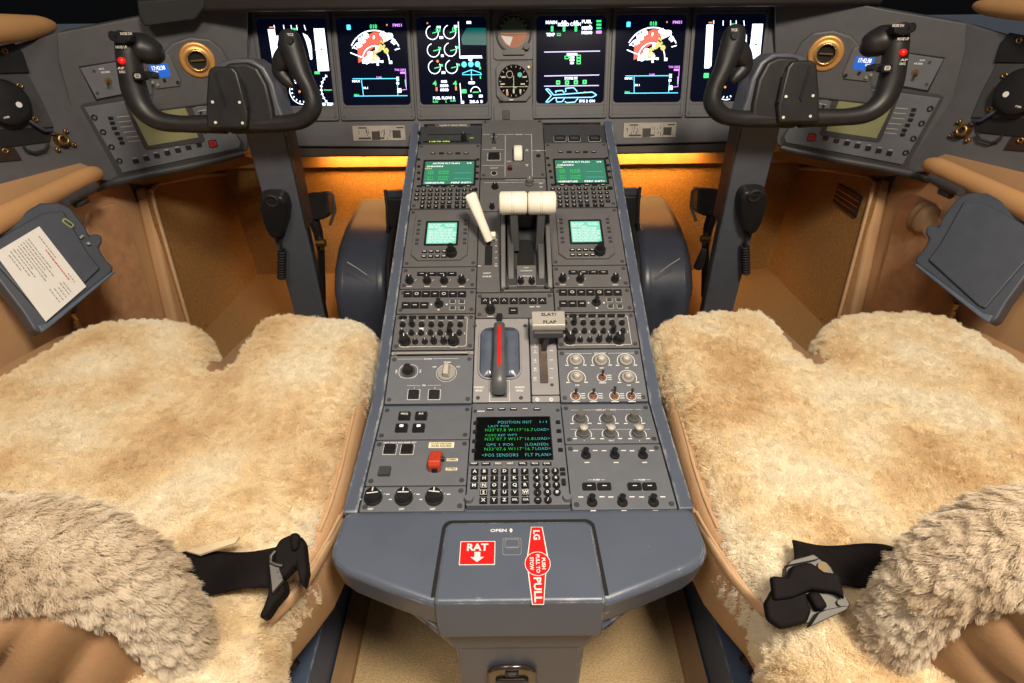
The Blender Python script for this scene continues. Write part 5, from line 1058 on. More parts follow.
    b=MBs(); b.hull([(x0,y,z) for y,z in prof],[(x1,y,z) for y,z in prof]); t=thing('pedal_fairing','rounded blue-grey fairing with a black rubber edge in the %s footwell beside the pedestal'%side,'fairing',(-.41,1.45,.15),'footwell fairings',mir); b.build('hump',mat('fairing paint',sr(60,65,78),.35,var=.06),t,bevel=.03,seg=4)
    b=MBs(); path=[Vector((x1+.006,y,z)) for y,z in prof[1:7]]; b.tube([p+Vector((0,0,.008)) for p in path],[(.009,.014)]*len(path),8); b.build('rubber_edge',RUBBER,t)
    b=MBs(); p0=aty(350,262,1.27); p1=aty(367,275,1.265); b.tube([aty(347,262,1.283),aty(357,268,1.281),aty(367,275,1.28)],.0016,6); b.build('seam_strip',KNOBG,t)
    if S: b=MB(); q=atx(698,267,.415); b.tube([q,q+Vector((0,-.01,.03)),q+Vector((0,-.012,.05))],[.010,.009,.006],10); b.build('adjust_lever',BLACK,t)
    # dark pedal block + brass joint + bracket by the pedestal
    t=thing('rudder_pedal','black rudder pedal with a brass-coloured joint, between the %s yoke column and the fairing'%side,'rudder pedal',aty(320,300,1.36),'rudder pedals',mir)
    Pf=Frame(aty(317,205,1.36),(1,0,0),(0,.3,.95))
    b=MBs(); P=[Pf.uv(x,y) for x,y in ((305,194),(327,192),(329,214),(322,220),(306,220))]; b.prism(Pf,P,-.05,.0); b.build('foot_pad',BLACK,t,bevel=.004)
    b=MBs(); b.tube([aty(313,218,1.37),aty(318,232,1.36),aty(321,250,1.36),aty(322,300,1.37)],[.016,.013,.010,.012],10); b.build('pedal_arm',BLACK,t)
    b=MBs(); q=aty(321,243,1.345); b.tube([q+Vector((-.012,0,0)),q+Vector((.012,0,0))],.010,12); b.tube([q+Vector((0,0,-.02)),q+Vector((0,0,.015))],.005,8); b.build('brass_joint',BRASS,t)
    b=MBs(); b.tube([aty(328,192,1.38),aty(333,195,1.38),aty(335,210,1.37),aty(330,225,1.36)],.004,8); b.build('hook',DGREY,t)
    t=thing('pedal_bracket','dark folded bracket against the pedestal side in the %s footwell'%side,'bracket',(-.28,1.5,.45),'footwell brackets',mir)
    Bf=Frame(aty(395,215,1.50),(1,0,0),(0,.2,.98))
    b=MBs(); b.prism(Bf,[Bf.uv(x,y) for x,y in ((386,191),(408,190),(400,240),(388,240))],-.02,0); b.build('back_plate',mat('fairing paint',sr(80,86,100),.3),t,bevel=.002)
    b=MBs(); b.prism(Bf,[Bf.uv(x,y) for x,y in ((390,197),(404,197),(398,225),(391,225))],0,.03); b.build('black_block',BLACK,t,bevel=.003)
    b=MBs(); b.tube([Bf.pix(385,190,.01),Bf.pix(387,205,.02),Bf.pix(388,225,.02),Bf.pix(387,240,.01)],.005,8); b.build('edge_tube',RUBBER,t)
    # ------------------------------------------------ footwell shell
    Zf=.15
    b=MBs(); b.hull([(-1.0,1.10,.02),(-1.0,1.10,Zf),(-1.0,1.8,Zf),(-1.0,1.8,.02)],[(-.235,1.10,.02),(-.235,1.10,Zf),(-.235,1.8,Zf),(-.235,1.8,.02)]); o=b.build('floor',CARPB,None); tag(o,kind='structure')
    # carpeted side panel
    KP=Frame(atx(147,190,-.955),(.12,1,0),(0,0,1))
    pts=[(149,190),(156,183),(196,176),(300,172),(300,260),(277,252),(262,262),(208,322),(203,322)]
    t=thing('carpeted_kick_panel','brown carpeted side panel with a stitched welt edge in the %s footwell'%side,'carpeted panel',KP.pix(210,300,0),'footwell side panels',mir)
    P=[KP.uv(*p) for p in ((148,190),(156,183),(196,176),(235,172))]
    P2=[KP.uv(148,190),KP.uv(156,183),KP.uv(196,176),KP.uv(240,173)]
    loop=[KP.pix(148,190),KP.pix(156,183),KP.pix(200,176),KP.pix(245,172)]; far=KP.P(KP.uv(245,172)[0]+.25,KP.uv(245,172)[1],0); lowf=Vector((far.x,far.y,Zf)); lown=KP.pix(183,322); lown=Vector((lown.x,lown.y,Zf))
    allp=loop+[far,lowf,lown]; uvs=[((p-KP.o).dot(KP.u),(p-KP.o).dot(KP.v)) for p in allp]
    b=MBs(); b.prism(KP,uvs,-.012,.008) ; b.build('carpet_face',CARPW,t)
    b=MBs(); b.tube([KP.P(*uvs[6],.008),KP.P(*uvs[0],.008),KP.P(*uvs[1],.008),KP.P(*uvs[2],.008),KP.P(*uvs[3],.008),KP.P(*uvs[4],.008)],.005,8); b.build('welt',LEAT2,t)
    if S: 
        a=KP.uv(1027-849,208,.01); b=MBs(); Fq=KP; P=[KP.uv(1027-x,y,.01) for x,y in ((841,190),(864,204),(857,225),(835,208))]
        b.prism(KP,P,.006,.014); vp=b.build('vent_box',BLACK,t,bevel=.002)
        for k in range(3): 
            q=[(a_,c_) for a_,c_ in P]; m_=[ (P[0][0]*(.75-.25*k)+P[3][0]*(.25+.25*k),P[0][1]*(.75-.25*k)+P[3][1]*(.25+.25*k)),(P[1][0]*(.75-.25*k)+P[2][0]*(.25+.25*k),P[1][1]*(.75-.25*k)+P[2][1]*(.25+.25*k))]
            b=MBs(); b.line(KP,m_[0],m_[1],.003,.0155); b.build('vent_slat',BRASS,vp)
    # black cord along floor edge
    b=MBs(); stube(b,[(Vector(atz(x,y,Zf+.01)),.006) for x,y in ((204,326),(215,312),(232,292),(250,272),(264,260),(280,252),(300,250))],8,4); o=b.build('floor_cable',RUBBER,None); tag(o,'black cable lying along the carpet edge in the %s footwell'%side,'cable','footwell cables')
    # amber lit front wall
    b=MBs(); b.add([(-1.0,1.76,Zf),(-.2,1.76,Zf),(-.2,1.76,.54),(-1.0,1.76,.54)],[(0,1,2,3)]); b.hull([(-1.0,1.74,Zf),(-.2,1.74,Zf),(-.2,1.74,.54),(-1.0,1.74,.54)],[(-1.0,1.80,Zf),(-.2,1.80,Zf),(-.2,1.80,.54),(-1.0,1.80,.54)]); o=b.build('wall_front',CARPW,None); tag(o,kind='structure')
    b=MBs(); b.hull([(-1.0,1.725,.535),(-.2,1.725,.535),(-.2,1.725,.60),(-1.0,1.725,.60)],[(-1.0,1.80,.535),(-.2,1.80,.535),(-.2,1.80,.60),(-1.0,1.80,.60)]); o=b.build('trim_1' if not S else 'trim_2',mat('amber trim board',sr(170,130,84),.35),None,bevel=.004); tag(o,kind='structure')
    # beige underpanel between wing rail and carpet
    b=MBs(); U=[WL.pix(x,y,-.03) for x,y in ((120,182),(244,156))]; b.hull([U[0],U[1],U[1]+Vector((0,.10,-.05)),U[0]+Vector((0,.10,-.05))],[p+Vector((0,.02,.02)) for p in (U[0],U[1],U[1]+Vector((0,.10,-.05)),U[0]+Vector((0,.10,-.05)))]); o=b.build('under_panel',BROWN,None,bevel=.002); tag(o,'brown closing board tucked under the %s panel wing, above the footwell'%side,'board','under-panel boards')
    # ------------------------------------------------ side wall
    WX=-1.0
    b=MBs(); b.hull([(WX,-.6,.02),(WX,1.42,.02),(WX,1.42,.72),(WX,-.6,.72)],[(WX-.04,-.6,.02),(WX-.04,1.42,.02),(WX-.04,1.42,.72),(WX-.04,-.6,.72)]); o=b.build('wall_'+side,TAN,None); tag(o,kind='structure')
    b=MBs(); b.hull([(WX,1.42,Zf),(WX-.02,1.8,Zf),(WX-.02,1.8,.8),(WX,1.42,.72)],[(WX-.04,1.42,Zf),(WX-.06,1.8,Zf),(WX-.06,1.8,.8),(WX-.04,1.42,.72)]); o=b.build('wall_'+side+'_front',BROWN,None); tag(o,kind='structure')
    SW=Frame((WX,1.2,.5),(0,1,0),(0,0,1)); 
    # corner post between pocket panel and carpet
    pts=[SW.uv(x,y,-.02) for x,y in ((125,188),(147,188),(184,330),(159,330))]
    b=MBs(); b.hull([SW.P(*p,.0) for p in pts],[SW.P(*p,.035) for p in pts]); o=b.build('corner_post',TAN,None,bevel=.012,seg=3); tag(o,'tan moulded post between the wall pocket and the carpeted panel, %s side'%side,'post','moulded corner posts')
    pts=[SW.uv(x,y,.0) for x,y in ((84,213),(95,208),(111,202),(119,206),(124,217),(157,330),(70,330))]
    b=MBs(); b.prism(SW,pts,-.0,.012); t=thing('wall_pocket','tan leather wall pocket panel with a curved top edge on the %s side wall'%side,'pocket panel',SW.pix(120,320,0),'wall pocket panels',mir); b.build('pocket_face',mat('tan pocket leather',sr(205,160,120),.5,bump=.15),t,bevel=.006,seg=3)
    if S:
        b=MBs(); 
        c0=SW.uv(1027-921,226,.02)
        b.grid(lambda i,j:SW.P(c0[0]+(i-.5)*.085,c0[1]+(j-.5)*.075,.012+.030*math.sin(math.pi*i)*math.sin(math.pi*j)**.5+.004*math.sin(i*22)*math.sin(math.pi*i)),22,10); b.build('leather_handle',LEATH,t)
    # ledge + padded rail
    b=MBs(); q=[atx(x,y,WX+.035) for x,y in ((88,166),(0,208),(-60,236),(-60,190),(0,184),(80,163))]
    b.hull([p for p in q],[p+Vector((-.06,0,-.03)) for p in q]); o=b.build('side_ledge',TAN,None); tag(o,'flat pinkish tan ledge below the %s side console'%side,'ledge','side ledges')
    b=MBs(); stube(b,[(atx(101,172,WX+.065),(.004,.004)),(atx(98,173,WX+.065),(.012,.014)),(atx(88,176,WX+.065),(.018,.020)),(atx(60,190,WX+.065),(.018,.021)),(atx(0,220,WX+.065),(.018,.022)),(atx(-60,252,WX+.065),(.018,.022))],14,4); o=b.build('armrest_rail',TAN2,None,sub=1,weld=True); tag(o,'tan padded armrest rail along the %s side wall, above the clipboard box'%side,'armrest','armrest rails')
    b=MBs(); b.tube([atx(96,186,WX+.09),atx(84,193,WX+.09),atx(66,202,WX+.10)],[.008,.010,.008],10); b.tube([atx(82,192,WX+.09),atx(84,200,WX+.085),atx(76,205,WX+.09)],[.007,.010,.007],10); o=b.build('box_hinge',DGREY,None); tag(o,'dark grey hinge arm joining the %s clipboard box to the armrest rail'%side,'hinge','box hinge arms')
    # clipboard box
    BF=Frame(atx(55,265,-.88),(.30,.92,.24),(-.55,-.1,.80))
    t=thing('clipboard_box','dark blue-grey plastic folding box on the left side wall with a white printed card' if not S else 'dark blue-grey plastic folding box on the right side wall, plain face without a card','box',BF.pix(45,325,0),None,mir)
    bz=lambda x,y:(x/4.553,190+y/4.553)
    P=[BF.uv(*bz(x,y),.0) for x,y in ((-60,200),(0,160),(185,55),(270,52),(320,75),(350,110),(395,170),(410,205),(440,195),(468,205),(470,235),(455,262),(470,290),(490,320),(522,350),(515,375),(215,620),(185,655),(150,640),(100,560),(0,430),(-60,350))]
    b=MBs(); b.prism(BF,P,-.04,.0,inset=.001); b.build('body',PB,t,bevel=.005)
    P=[BF.uv(*bz(x,y),.0) for x,y in ((-60,250),(185,110),(285,95),(400,290),(455,360),(230,575),(200,590),(-60,300))]
    b=MBs(); b.prism(BF,P,-.001,.006,inset=.001); b.build('raised_lid',PB,t,bevel=.003)
    b=MBs(); b.prism(BF,[BF.uv(*bz(x,y),.0) for x,y in ((500,378),(522,378),(220,630),(185,655),(160,620),(205,610))],.0,.010); b.build('clamp_bar',mat('steel blue plastic',sr(88,98,114),.4),t,bevel=.003)
    for x,y in ((332,560),(345,590)): b=MBs(); q=BF.pix(*bz(x,y),-.02); b.tube([q,q+Vector((0,0,-.02))],.005,8); b.build('clip',BRASS,t)
    if not S:
        pc=[bz(x,y) for x,y in ((178,166),(392,440),(208,600),(-16,300),(0,272))]
        b=MBs(); b.prism(BF,[BF.uv(*p,.006) for p in pc],.006,.0072); pp=b.build('printed_card',PAPER,t)
        b=MBs(); rn=random.Random(9)
        A=Vector((178,166)); B=Vector((392,440)); D_=Vector((-16,300)); 
        U_=(B-A); V_=(Vector((-10,298))-A)
        def pt(s_,r_): q=A+U_*s_+V_*r_; return BF.uv(*bz(q.x,q.y),.008)
        for r_,s0,s1 in ((.32,.05,.55),(.38,.05,.6),(.44,.05,.5),(.50,.05,.6),(.56,.05,.62),(.62,.08,.4),(.68,.05,.5),(.75,.05,.45),(.82,.08,.3)):
            x=s0
            while x<s1: l=rn.uniform(.02,.06); b.line(BF,pt(x,r_),pt(x+l,r_),.0014,.0078); x+=l+.012
        for r_,s0,s1 in ((.12,.10,.45),(.12,.72,.85),(.30,.78,.95),(.36,.76,.95),(.44,.80,.95),(.52,.78,.97),(.6,.75,.95)):
            x=s0
            while x<s1: l=rn.uniform(.02,.05); b.line(BF,pt(x,r_),pt(x+l,r_),.0014,.0078); x+=l+.012
        b.build('printed_lines',mat('grey print',sr(120,116,116),.6),pp)
        b=MBs(); x=.30
        while x<.80: l=rn.uniform(.025,.05); b.line(BF,pt(x,.18),pt(x+l,.18),.0020,.0078); x+=l+.01
        b.build('red_line',mat('red print',sr(190,60,70),.6),pp)
        a=BF.uv(*bz(310,150),.007); b=MBs(); b.frame(BF,a[0],a[1],.010,.020,.002,.006,.0072,.004); b.build('green_mark',mat('green mark',sr(150,160,90),.6),t)
        a=BF.uv(*bz(403,243),.007); b=MBs(); b.cyl(BF,a[0],a[1],.003,.003,.0075,n=12); a=BF.uv(*bz(372,212),.007); b.box(BF,a[0],a[1],.008,.004,.005,.007); b.build('stud',KNOBG,t)
    # tan pad in the top corner
    b=MBs(); stube(b,[(atx(x,y,-1.0),r) for x,y,r in (((55,25,.003),(51,25.5,.012),(40,26,.020),(20,28,.025),(0,29,.027),(-50,31,.028)) if not S else ((49,15,.003),(45,15.5,.010),(34,17,.016),(14,19,.019),(0,20,.020),(-50,22,.020)))],16,4); o=b.build('sun_visor_pad',TAN2,None,sub=1,weld=True); tag(o,'smooth tan pad with a rounded tip in the top %s corner'%side,'pad','tan corner pads')
    # windshield surround (black)
    if not S:
        b=MBs(); P=[WL.uv(*p,.03) for p in ((138,0),(206,-4),(206,6),(196,19),(146,26),(140,16))]; b.prism(WL,P,.0,.05); o=b.build('glareshield_box',RUBBER,None,bevel=.004); tag(o,'black box hanging under the glareshield end above the left vent','box')
    b=MBs(); P=[Vector(p) for p in ((-1.5,1.77,.93),(0,1.77,.93),(0,1.77,1.75),(-1.5,1.77,1.75))]; b.hull(P,[p+Vector((0,.02,0)) for p in P]); o=b.build('window_1' if not S else 'window_2',mat('black night window',(.001,.001,.001),.3),None); tag(o,kind='structure')
# ================================================================ FLOOR, RAILS, SEATS
b=MB(); b.hull([(-1.05,-.7,-.02),(-1.05,-.7,.05),(-1.05,1.2,.05),(-1.05,1.2,-.02)],[(1.05,-.7,-.02),(1.05,-.7,.05),(1.05,1.2,.05),(1.05,1.2,-.02)]); o=b.build('floor',CARPA,None); tag(o,kind='structure')
def inpoly(x,y,P):
    c=False; n=len(P)
    for i in range(n):
        x0,y0=P[i]; x1,y1=P[i-1]
        if (y0>y)!=(y1>y) and x<(x1-x0)*(y-y0)/(y1-y0)+x0: c=not c
    return c
def dist(x,y,P):
    best=9; bp=(x,y); n=len(P)
    for i in range(n):
        x0,y0=P[i]; x1,y1=P[(i+1)%n]; dx,dy=x1-x0,y1-y0; l=dx*dx+dy*dy or 1e-9; t=max(0,min(1,((x-x0)*dx+(y-y0)*dy)/l)); qx,qy=x0+dx*t,y0+dy*t; d=math.hypot(x-qx,y-qy)
        if d<best: best=d; bp=(qx,qy)
    return best,bp
def smoothpoly(P,n=3):
    for _ in range(n):
        Q=[]
        for i in range(len(P)):
            a=P[i]; c=P[(i+1)%len(P)]; Q+= [(a[0]*.75+c[0]*.25,a[1]*.75+c[1]*.25),(a[0]*.25+c[0]*.75,a[1]*.25+c[1]*.75)]
        P=Q
    return P
def cushion(b,P,zt,Rr,low,st=.012,seed=0):
    xs=[p[0] for p in P]; ys=[p[1] for p in P]; x0,x1,y0,y1=min(xs),max(xs),min(ys),max(ys)
    nx=int((x1-x0)/st)+2; ny=int((y1-y0)/st)+2; ins={}; pos={}
    for i in range(nx+1):
        for j in range(ny+1): x=x0-st*.5+i*st; y=y0-st*.5+j*st; ins[i,j]=inpoly(x,y,P)
    used=set(); cells=[]
    for i in range(nx):
        for j in range(ny):
            q=[(i,j),(i+1,j),(i+1,j+1),(i,j+1)]
            if sum(ins[k] for k in q)>=2: cells.append(q); used.update(q)
    idx={}; vs=[]
    for k in used:
        x=x0-st*.5+k[0]*st; y=y0-st*.5+k[1]*st; d,bp=dist(x,y,P)
        if not ins[k]: x,y=bp; d=0
        elif d<st*.35: x,y=bp; d=0
        h=Rr-math.sqrt(max(0,Rr*Rr-(Rr-min(d,Rr))**2))
        nn=noise.noise(Vector((x*9,y*9,seed)))*.009+noise.noise(Vector((x*26,y*26,seed+5)))*.005+noise.noise(Vector((x*60,y*60,seed+9)))*.003
        dish=-.012*math.exp(-(((x+.56)/.16)**2+((y-.62)/.2)**2))
        idx[k]=len(vs); vs.append((x,y,zt-h+(nn+dish)*min(1,d/.03)))
    fs=[tuple(idx[k] for k in q) for q in cells]
    # skirt
    from collections import Counter
    E=Counter(); dirr={}
    for f in fs:
        for a in range(4): e=(f[a],f[(a+1)%4]); E[frozenset(e)]+=1; dirr[frozenset(e)]=e
    m={}
    for e,c in list(E.items()):
        if c==1 and len(e)==2:
            a,c2=dirr[e]
            for k in (a,c2):
                if k not in m: m[k]=len(vs); v=vs[k]; vs.append((v[0],v[1],v[2]-low))
            fs.append((c2,a,m[a],m[c2]))
    b.add(vs,fs,True)
def fur(o,count,length,child,mi=1,rough=.003,clump=.35,root=.0005,tang=0.,seed=1,rand=.35,brown=.0,align=None):
    md=o.modifiers.new('wool','PARTICLE_SYSTEM'); ps=o.particle_systems[0]; ps.seed=seed; s=ps.settings
    s.type='HAIR'; s.use_advanced_hair=True; s.count=count; s.hair_step=3; s.display_step=3; s.render_step=3
    s.emit_from='FACE'; s.use_emit_random=True; s.use_even_distribution=True; s.distribution='RAND'
    s.hair_length=length; s.child_type='INTERPOLATED'; s.rendered_child_count=child; s.child_percent=2
    s.clump_factor=clump; s.clump_shape=.2; s.roughness_1=rough; s.roughness_1_size=.01; s.roughness_2=rough*1.5; s.roughness_2_size=.3; s.roughness_endpoint=rough; s.length_random=.35
    s.root_radius=root*1000; s.tip_radius=root*350; s.radius_scale=.001; s.factor_random=.004*rand; s.tangent_factor=tang*.01; s.effector_weights.gravity=0
    if align: s.object_align_factor=align
    s.material=mi; s.use_close_tip=True
    return s
def woolmat(name,c1,c2,c3,sc):
    M=mat(name,c1,.85,var=0,col2=c2,scale=sc,spec=.15)
    N=M.node_tree.nodes; L=M.node_tree.links; cr=[n for n in N if n.type=='VALTORGB'][0]
    e=cr.color_ramp.elements; e[0].position=.33; e[1].position=.45; n=e.new(.60); n.color=(*c3,1)
    b=N['Principled BSDF']; b.inputs['Sheen Weight'].default_value=.25; b.inputs['Sheen Roughness'].default_value=.5
    tr=N.new('ShaderNodeBsdfTranslucent'); ms=N.new('ShaderNodeMixShader'); ms.inputs[0].default_value=.36; L.new(cr.outputs[0],tr.inputs[0]); L.new(b.outputs[0],ms.inputs[1]); L.new(tr.outputs[0],ms.inputs[2]); out=[n for n in N if n.type=='OUTPUT_MATERIAL'][0]; L.new(ms.outputs[0],out.inputs[0])
    return M
WOOL=woolmat('cream sheepskin wool',sr(236,212,170),sr(249,234,202),sr(253,246,228),7)
WOOL2=woolmat('shaded sheepskin wool',sr(216,198,172),sr(230,216,194),sr(240,230,212),14)  # same wool made darker and greyer: backrest shade put into the colour
HIDE=mat('sheepskin hide',sr(205,180,145),.8,var=.08)
topz=.530
S_PX=[(0,378),(40,347),(72,327),(98,319),(135,316),(172,316),(192,319),(205,327),(209,338),(206,352),(200,363),(220,364),(237,345),(250,326),(264,315),(290,311),(330,312),(362,317),(374,325),(379,336),(372,352),(360,382),(348,415),(336,452),(324,490),(312,528),(300,555),(282,578),(267,595),(262,620),(259,650),(256,700),(250,760)]
for S in (0,1):
    mir=bool(S); side='right' if S else 'left'
    def MBs(): return MB(mir)
    seat=thing('pilot_seat','%s pilot seat with cream sheepskin cover on tan leather, low backrest towards the camera'%side,'seat',(-.58,.6,.06),'pilot seats',mir)
    P=[]
    for p in S_PX: q=atz(*p,topz-.006); P.append((q.x,q.y))
    P=[(P[0][0]-.01,P[0][1])]+P[1:]+[(-.93,P[-1][1]),(-.93,.62)]
    P=smoothpoly(P,2)
    b=MBs(); cushion(b,P,topz,.050,.055,seed=S*7); sc=b.build('sheepskin_cover',[HIDE,WOOL],seat)
    for pl in sc.data.polygons: pl.material_index=1
    fur(sc,9000,.0075,40,mi=2,rough=.002,clump=.25,root=.0008,seed=3+S)
    # leather body
    def loop(pl,z): return [atz(x,y,z) for x,y in pl]
    LP=[(0,382),(60,348),(110,336),(170,334),(198,342),(200,372),(226,374),(250,350),(272,332),(320,328),(360,330),(380,348),(375,380),(367,420),(357,470),(347,510),(335,545),(322,572),(300,600),(274,630),(262,650),(258,700)]
    A=loop(LP,.465); A+=[Vector((-.93,A[-1].y,.465)),Vector((-.93,.62,.465))]
    c=sum(A,Vector())/len(A)
    def sc_(k,z): return [Vector((c.x+(p.x-c.x)*k,c.y+(p.y-c.y)*k,z)) for p in A]
    LL=[sc_(.955,.500),sc_(.985,.492),sc_(1,.47),sc_(1,.42),sc_(.985,.37),sc_(.95,.345)]
    n=len(A); b=MBs(); vs=[p for l in LL for p in l]; fs=[tuple(range(n)),tuple(range(6*n-1,5*n-1,-1))]+[(k*n+i,k*n+(i+1)%n,(k+1)*n+(i+1)%n,(k+1)*n+i) for k in range(5) for i in range(n)]
    b.add(vs,fs,True); b.build('cushion_leather',LEATH,seat)
    b=MBs(); stube(b,[(atz(x,y,.500),.0028) for x,y in ((377,338),(371,350),(361,385),(353,417),(346,447),(340,472),(330,505),(319,532))],8,3); b.build('piping',LEAT2,seat)
    b=MBs(); stube(b,[(atz(x,y,z),(.0035,.0095)) for x,y,z in ((352,500,.48),(334,535,.495),(316,568,.50),(296,595,.50),(275,616,.50),(262,627,.495),(254,632,.48),(252,638,.46))],10,3,flat=(0,0,1)); b.build('leather_strap',LEAT2,seat)
    b=MBs(); stube(b,[(atz(x,y,z),(.0022,.005)) for x,y,z in ((340,517,.50),(328,540,.505),(306,575,.505),(288,600,.505))],8,3,flat=(0,0,1)); b.build('leather_tie',LEAT2,seat)
    # base
    b=MBs(); b.hull([(-.86,.30,.06),(-.47,.30,.06),(-.47,1.0,.06),(-.86,1.0,.06)],[(-.86,.28,.36),(-.33,.28,.36),(-.31,1.0,.36),(-.86,1.0,.36)]); b.build('seat_base',BLACK,seat,bevel=.01)
    b=MBs(); rn=random.Random(4)
    for k in range(5): 
        p=atz(285-k*9,622+k*14,.36-.01*k); b.tube([p,p+Vector((-.015,-.02,-.03)),p+Vector((.01,-.035,-.06))],[.012,.015,.009],8)
    b.tube([atz(304,618,.33),atz(300,628,.32),atz(292,645,.31)],[.004,.003,.003],8); b.build('adjuster_linkage',BLACK,seat)
    b=MBs(); b.tube([atz(303,618,.34),atz(301,623,.34)],.005,10); b.tube([atz(301,623,.338),atz(291,644,.325)],.0022,8); b.build('spring_rod',STEEL,seat)
    # backrest
    sx=-.032 if S else 0; path=[(-.95,.290,.712,.041),(-.62,.290,.714,.042),(-.47+sx,.290,.714,.042),(-.415+sx,.290,.703,.041),(-.381+sx,.290,.668,.035),(-.368+sx,.288,.61,.028),(-.368+sx,.284,.53,.026),(-.372+sx,.280,.42,.025),(-.376+sx,.278,.33,.025)]
    b=MBs(); q=sm([(Vector(p[:3]),p[3]) for p in path],8); b.tube([a for a,_ in q],[r for _,r in q],18)
    bs=b.build('backrest_sheepskin',[HIDE,WOOL2],seat,weld=True)
    for pl in bs.data.polygons: pl.material_index=1
    fur(bs,4500,.009,40,mi=2,rough=.002,clump=.6,root=.0006,seed=9+S,align=(.0035 if not S else -.0035,-.001,-.0015))
    b=MBs()
    def back(i,j):
        x=-.95+i*(.57+sx); z=.36+j*.335; u=i; 
        f=.020*abs(math.sin((x*34-z*44)+1.6*noise.noise(Vector((x*5,z*5,S)))))+.012*noise.noise(Vector((x*9-z*12,z*3,2+S)))
        e=min(1,min(i*0+1,(1-i)/.12,(1-j)/.18)); e=math.sqrt(max(0,1-(1-e)**2))
        return Vector((x,.285-.052*e-f*e,z))
    b.grid(back,110,60); b.build('backrest_leather',mat('shaded tan leather',sr(160,124,90),.5,var=.08,scale=9,bump=.15,bscale=260),seat)  # seat leather in a darker tone, shade of the rear painted in
    b=MBs(); b.hull([(-.97,.26,.38),(-.40,.26,.38),(-.40,.34,.38),(-.97,.34,.38)],[(-.97,.26,.70),(-.41,.26,.70),(-.41,.33,.70),(-.97,.33,.70)]); b.build('backrest_core',HIDE,seat,bevel=.01)
    # small blue cap
    b=MBs(); q=[atz(x,y,.46) for x,y in ((140,676),(160,669),(198,671),(214,700),(120,720))]; b.hull(q,[p+Vector((0,0,-.08)) for p in q]); b.build('recline_housing',RAIL,seat,bevel=.004)
    # rails
    b=MBs(); b.hull([(-.390,.10,.05),(-.338,.10,.05),(-.338,1.02,.05),(-.390,1.02,.05)],[(-.388,.10,.17),(-.341,.10,.17),(-.341,1.02,.17),(-.388,1.02,.17)]); o=b.build('seat_rail',RAIL,None,bevel=.004); tag(o,'scuffed dark blue seat rail on the floor inboard of the %s seat'%side,'seat rail','seat rails')
    b=MBs(); b.hull([(-.336,.05,.05),(-.298,.05,.05),(-.298,1.0,.05),(-.336,1.0,.05)],[(-.336,.05,.068),(-.300,.05,.064),(-.300,1.0,.064),(-.336,1.0,.068)]); o=b.build('trim_%d'%(3+S),mat('tan floor trim',sr(150,118,84),.5,stretch=(1,.2,1),var=.12),None,bevel=.002); tag(o,kind='structure')
    # belt
    bt=thing('seat_belt','black lap belt on the %s seat'%side+(' with a bundled webbing end and small steel clip' if not S else ' with a large square steel buckle'),'seat belt',atz(240,565,.52),None,mir)
    b=MBs()
    def belt(i,j):
        xb=(165 if not S else 140)+i*(118 if not S else 105); a=atz(xb,552-8*i,.556); c_=atz(xb,593-8*i,.556); p=a.lerp(c_,j); p.z=.550+.005*math.sin(i*7+j*3)+.004*math.sin(j*3.1); return p
    b.grid(belt,20,8); w_=b.build('webbing',WEB,bt,solid=.0025)
    Z8=lambda x,y:(180+x/4.19,520+y/4.19)
    BK=Frame(atz(290,570,.572) if not S else atz(*mpx(808,598,.68),.572),(.9,.3,0),(-.25,.8,.35))
    if not S:
        b=MBs(); b.prism(BK,[BK.uv(*Z8(x,y)) for x,y in ((400,130),(425,85),(480,62),(515,70),(535,105),(548,230),(530,300),(510,260),(500,200),(470,230),(440,260),(400,220))],-.006,.014,inset=.002); b.build('webbing_bundle',WEB,bt,bevel=.006,seg=3)
        b=MBs(); b.prism(BK,[BK.uv(*Z8(x,y)) for x,y in ((470,70),(500,62),(520,75),(510,140),(480,150))],.012,.020,inset=.002); b.build('webbing_roll',WEB,bt,bevel=.004)
        b=MBs(); b.prism(BK,[BK.uv(*Z8(x,y)) for x,y in ((375,250),(440,240),(450,300),(400,360),(360,420),(330,415),(350,370),(370,310))],-.02,.006,inset=.001); b.build('webbing_tail',WEB,bt,bevel=.004)
        b=MBs(); b.prism(BK,[BK.uv(*Z8(x,y)) for x,y in ((385,180),(425,190),(448,262),(400,318))],.010,.016,inset=.0006); cl=b.build('steel_clip',STEEL,bt,bevel=.001)
        b=MBs(); b.tube([BK.pix(*Z8(x,y),.017) for x,y in ((400,130),(382,150),(380,178),(405,188),(430,192))],.0022,8); b.build('clip_wire',STEEL,cl)
        for x,y in ((410,215),(420,240)): b=MBs(); p=BK.uv(*Z8(x,y),.016); b.cyl(BK,p[0],p[1],.0022,.0155,.0168,n=10); b.build('rivet',DGREY,cl)
    else:
        Z5=lambda x,y:mpx(740+x/4.775,540+y/4.775,.68)
        b=MBs(); b.prism(BK,[BK.uv(*Z5(x,y)) for x,y in ((205,135),(230,105),(345,68),(385,98),(425,125),(520,315),(500,335),(330,415),(300,400),(190,330))],-.008,.004,inset=.001); b.build('buckle_plate',STEEL,bt,bevel=.0015)
        b=MBs(); b.prism(BK,[BK.uv(*Z5(x,y),.008) for x,y in ((110,300),(150,225),(300,200),(340,340),(320,400),(190,430),(120,380))],-.004,.010,inset=.002); b.build('webbing_fold',WEB,bt,bevel=.004)
        b=MBs(); b.prism(BK,[BK.uv(*Z5(x,y),.014) for x,y in ((135,170),(210,178),(240,120),(330,100),(400,150),(470,160),(500,290),(460,255),(340,245),(240,280),(150,292))],.006,.017,inset=.002); b.build('webbing_band',WEB,bt,bevel=.004)
        b=MBs(); b.prism(BK,[BK.uv(*Z5(x,y),.016) for x,y in ((310,250),(370,235),(425,325),(360,345))],.004,.018,inset=.002); b.build('webbing_end',WEB,bt,bevel=.004)
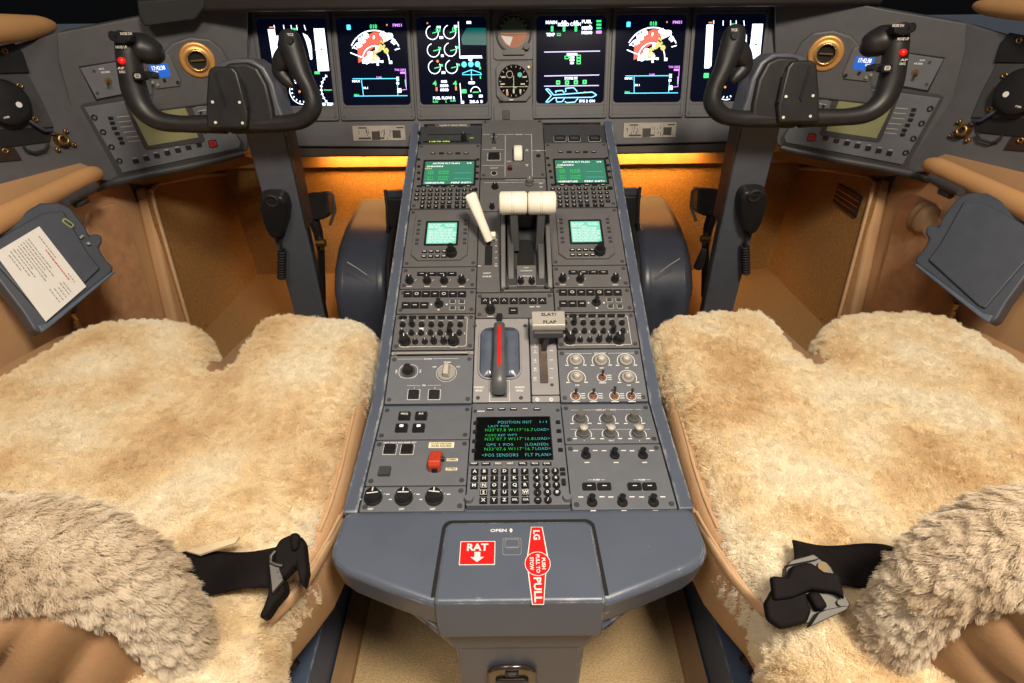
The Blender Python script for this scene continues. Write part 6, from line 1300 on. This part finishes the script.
        b=MBs(); b.prism(BK,[BK.uv(*Z5(x,y),.018) for x,y in ((365,348),(400,330),(498,312),(515,320),(500,335),(320,418))],.006,.018,inset=.0006); b.build('buckle_lever',STEEL,bt,bevel=.001)
        b=MBs(); b.prism(BK,[BK.uv(*Z5(x,y),.010) for x,y in ((210,125),(235,98),(345,68),(375,90),(350,98),(240,120))],.0,.012,inset=.0005); b.build('buckle_frame',STEEL,bt,bevel=.001)
        p=BK.uv(*Z5(390,130),.008); b=MBs(); b.cyl(BK,p[0],p[1],.0055,.004,.010,n=14); b.build('rivet',mat('dull brass rivet',sr(120,100,60),.6),bt)
        p=BK.uv(*Z5(470,300),.008); b=MBs(); b.cyl(BK,p[0],p[1],.003,.004,.009,n=12); b.build('rivet',STEEL,bt)
    b=MBs()
    if S: continue
    q=[atz(x,y,.562) for x,y in ((186,552),(240,538),(236,544),(200,556))]; b.hull(q,[p+Vector((0,0,.003)) for p in q]); b.build('hide_flap',mat('pale hide',sr(215,195,160),.7),seat)
# ================================================================ LIGHT
def area(name,loc,tgt,sx,sy,e,col):
    l=bpy.data.lights.new(name,'AREA'); l.shape='RECTANGLE'; l.size=sx; l.size_y=sy; l.energy=e; l.color=col
    o=bpy.data.objects.new(name,l); COL.objects.link(o); o.location=loc; d=(Vector(tgt)-Vector(loc)); o.rotation_euler=d.to_track_quat('-Z','Y').to_euler(); return o
area('dome_lamp',(.36,-.12,2.10),(.10,.45,.5),.30,.30,39,(1,.87,.70))
area('dome_lamp',(-.42,-.20,2.10),(-.3,.35,.5),.35,.35,13,(1,.86,.70))
for s in (-1,1): fl=area('footwell_lamp',(s*.40,1.68,.615),(s*.40,1.73,.40),.34,.03,1.9,(1,.48,.12)); fl.data.spread=R(125)
W=bpy.data.worlds.new('world'); SC.world=W; W.use_nodes=True; W.node_tree.nodes['Background'].inputs[0].default_value=(.75,.85,1,1); W.node_tree.nodes['Background'].inputs[1].default_value=.07
vs_=SC.view_settings; vs_.view_transform='Standard'; vs_.look='None'; vs_.gamma=1; vs_.exposure=0
try: vs_.use_curve_mapping=False
except: pass
for o in list(bpy.data.objects):
    for k in ('_w','_v'):
        if k in o: del o[k]
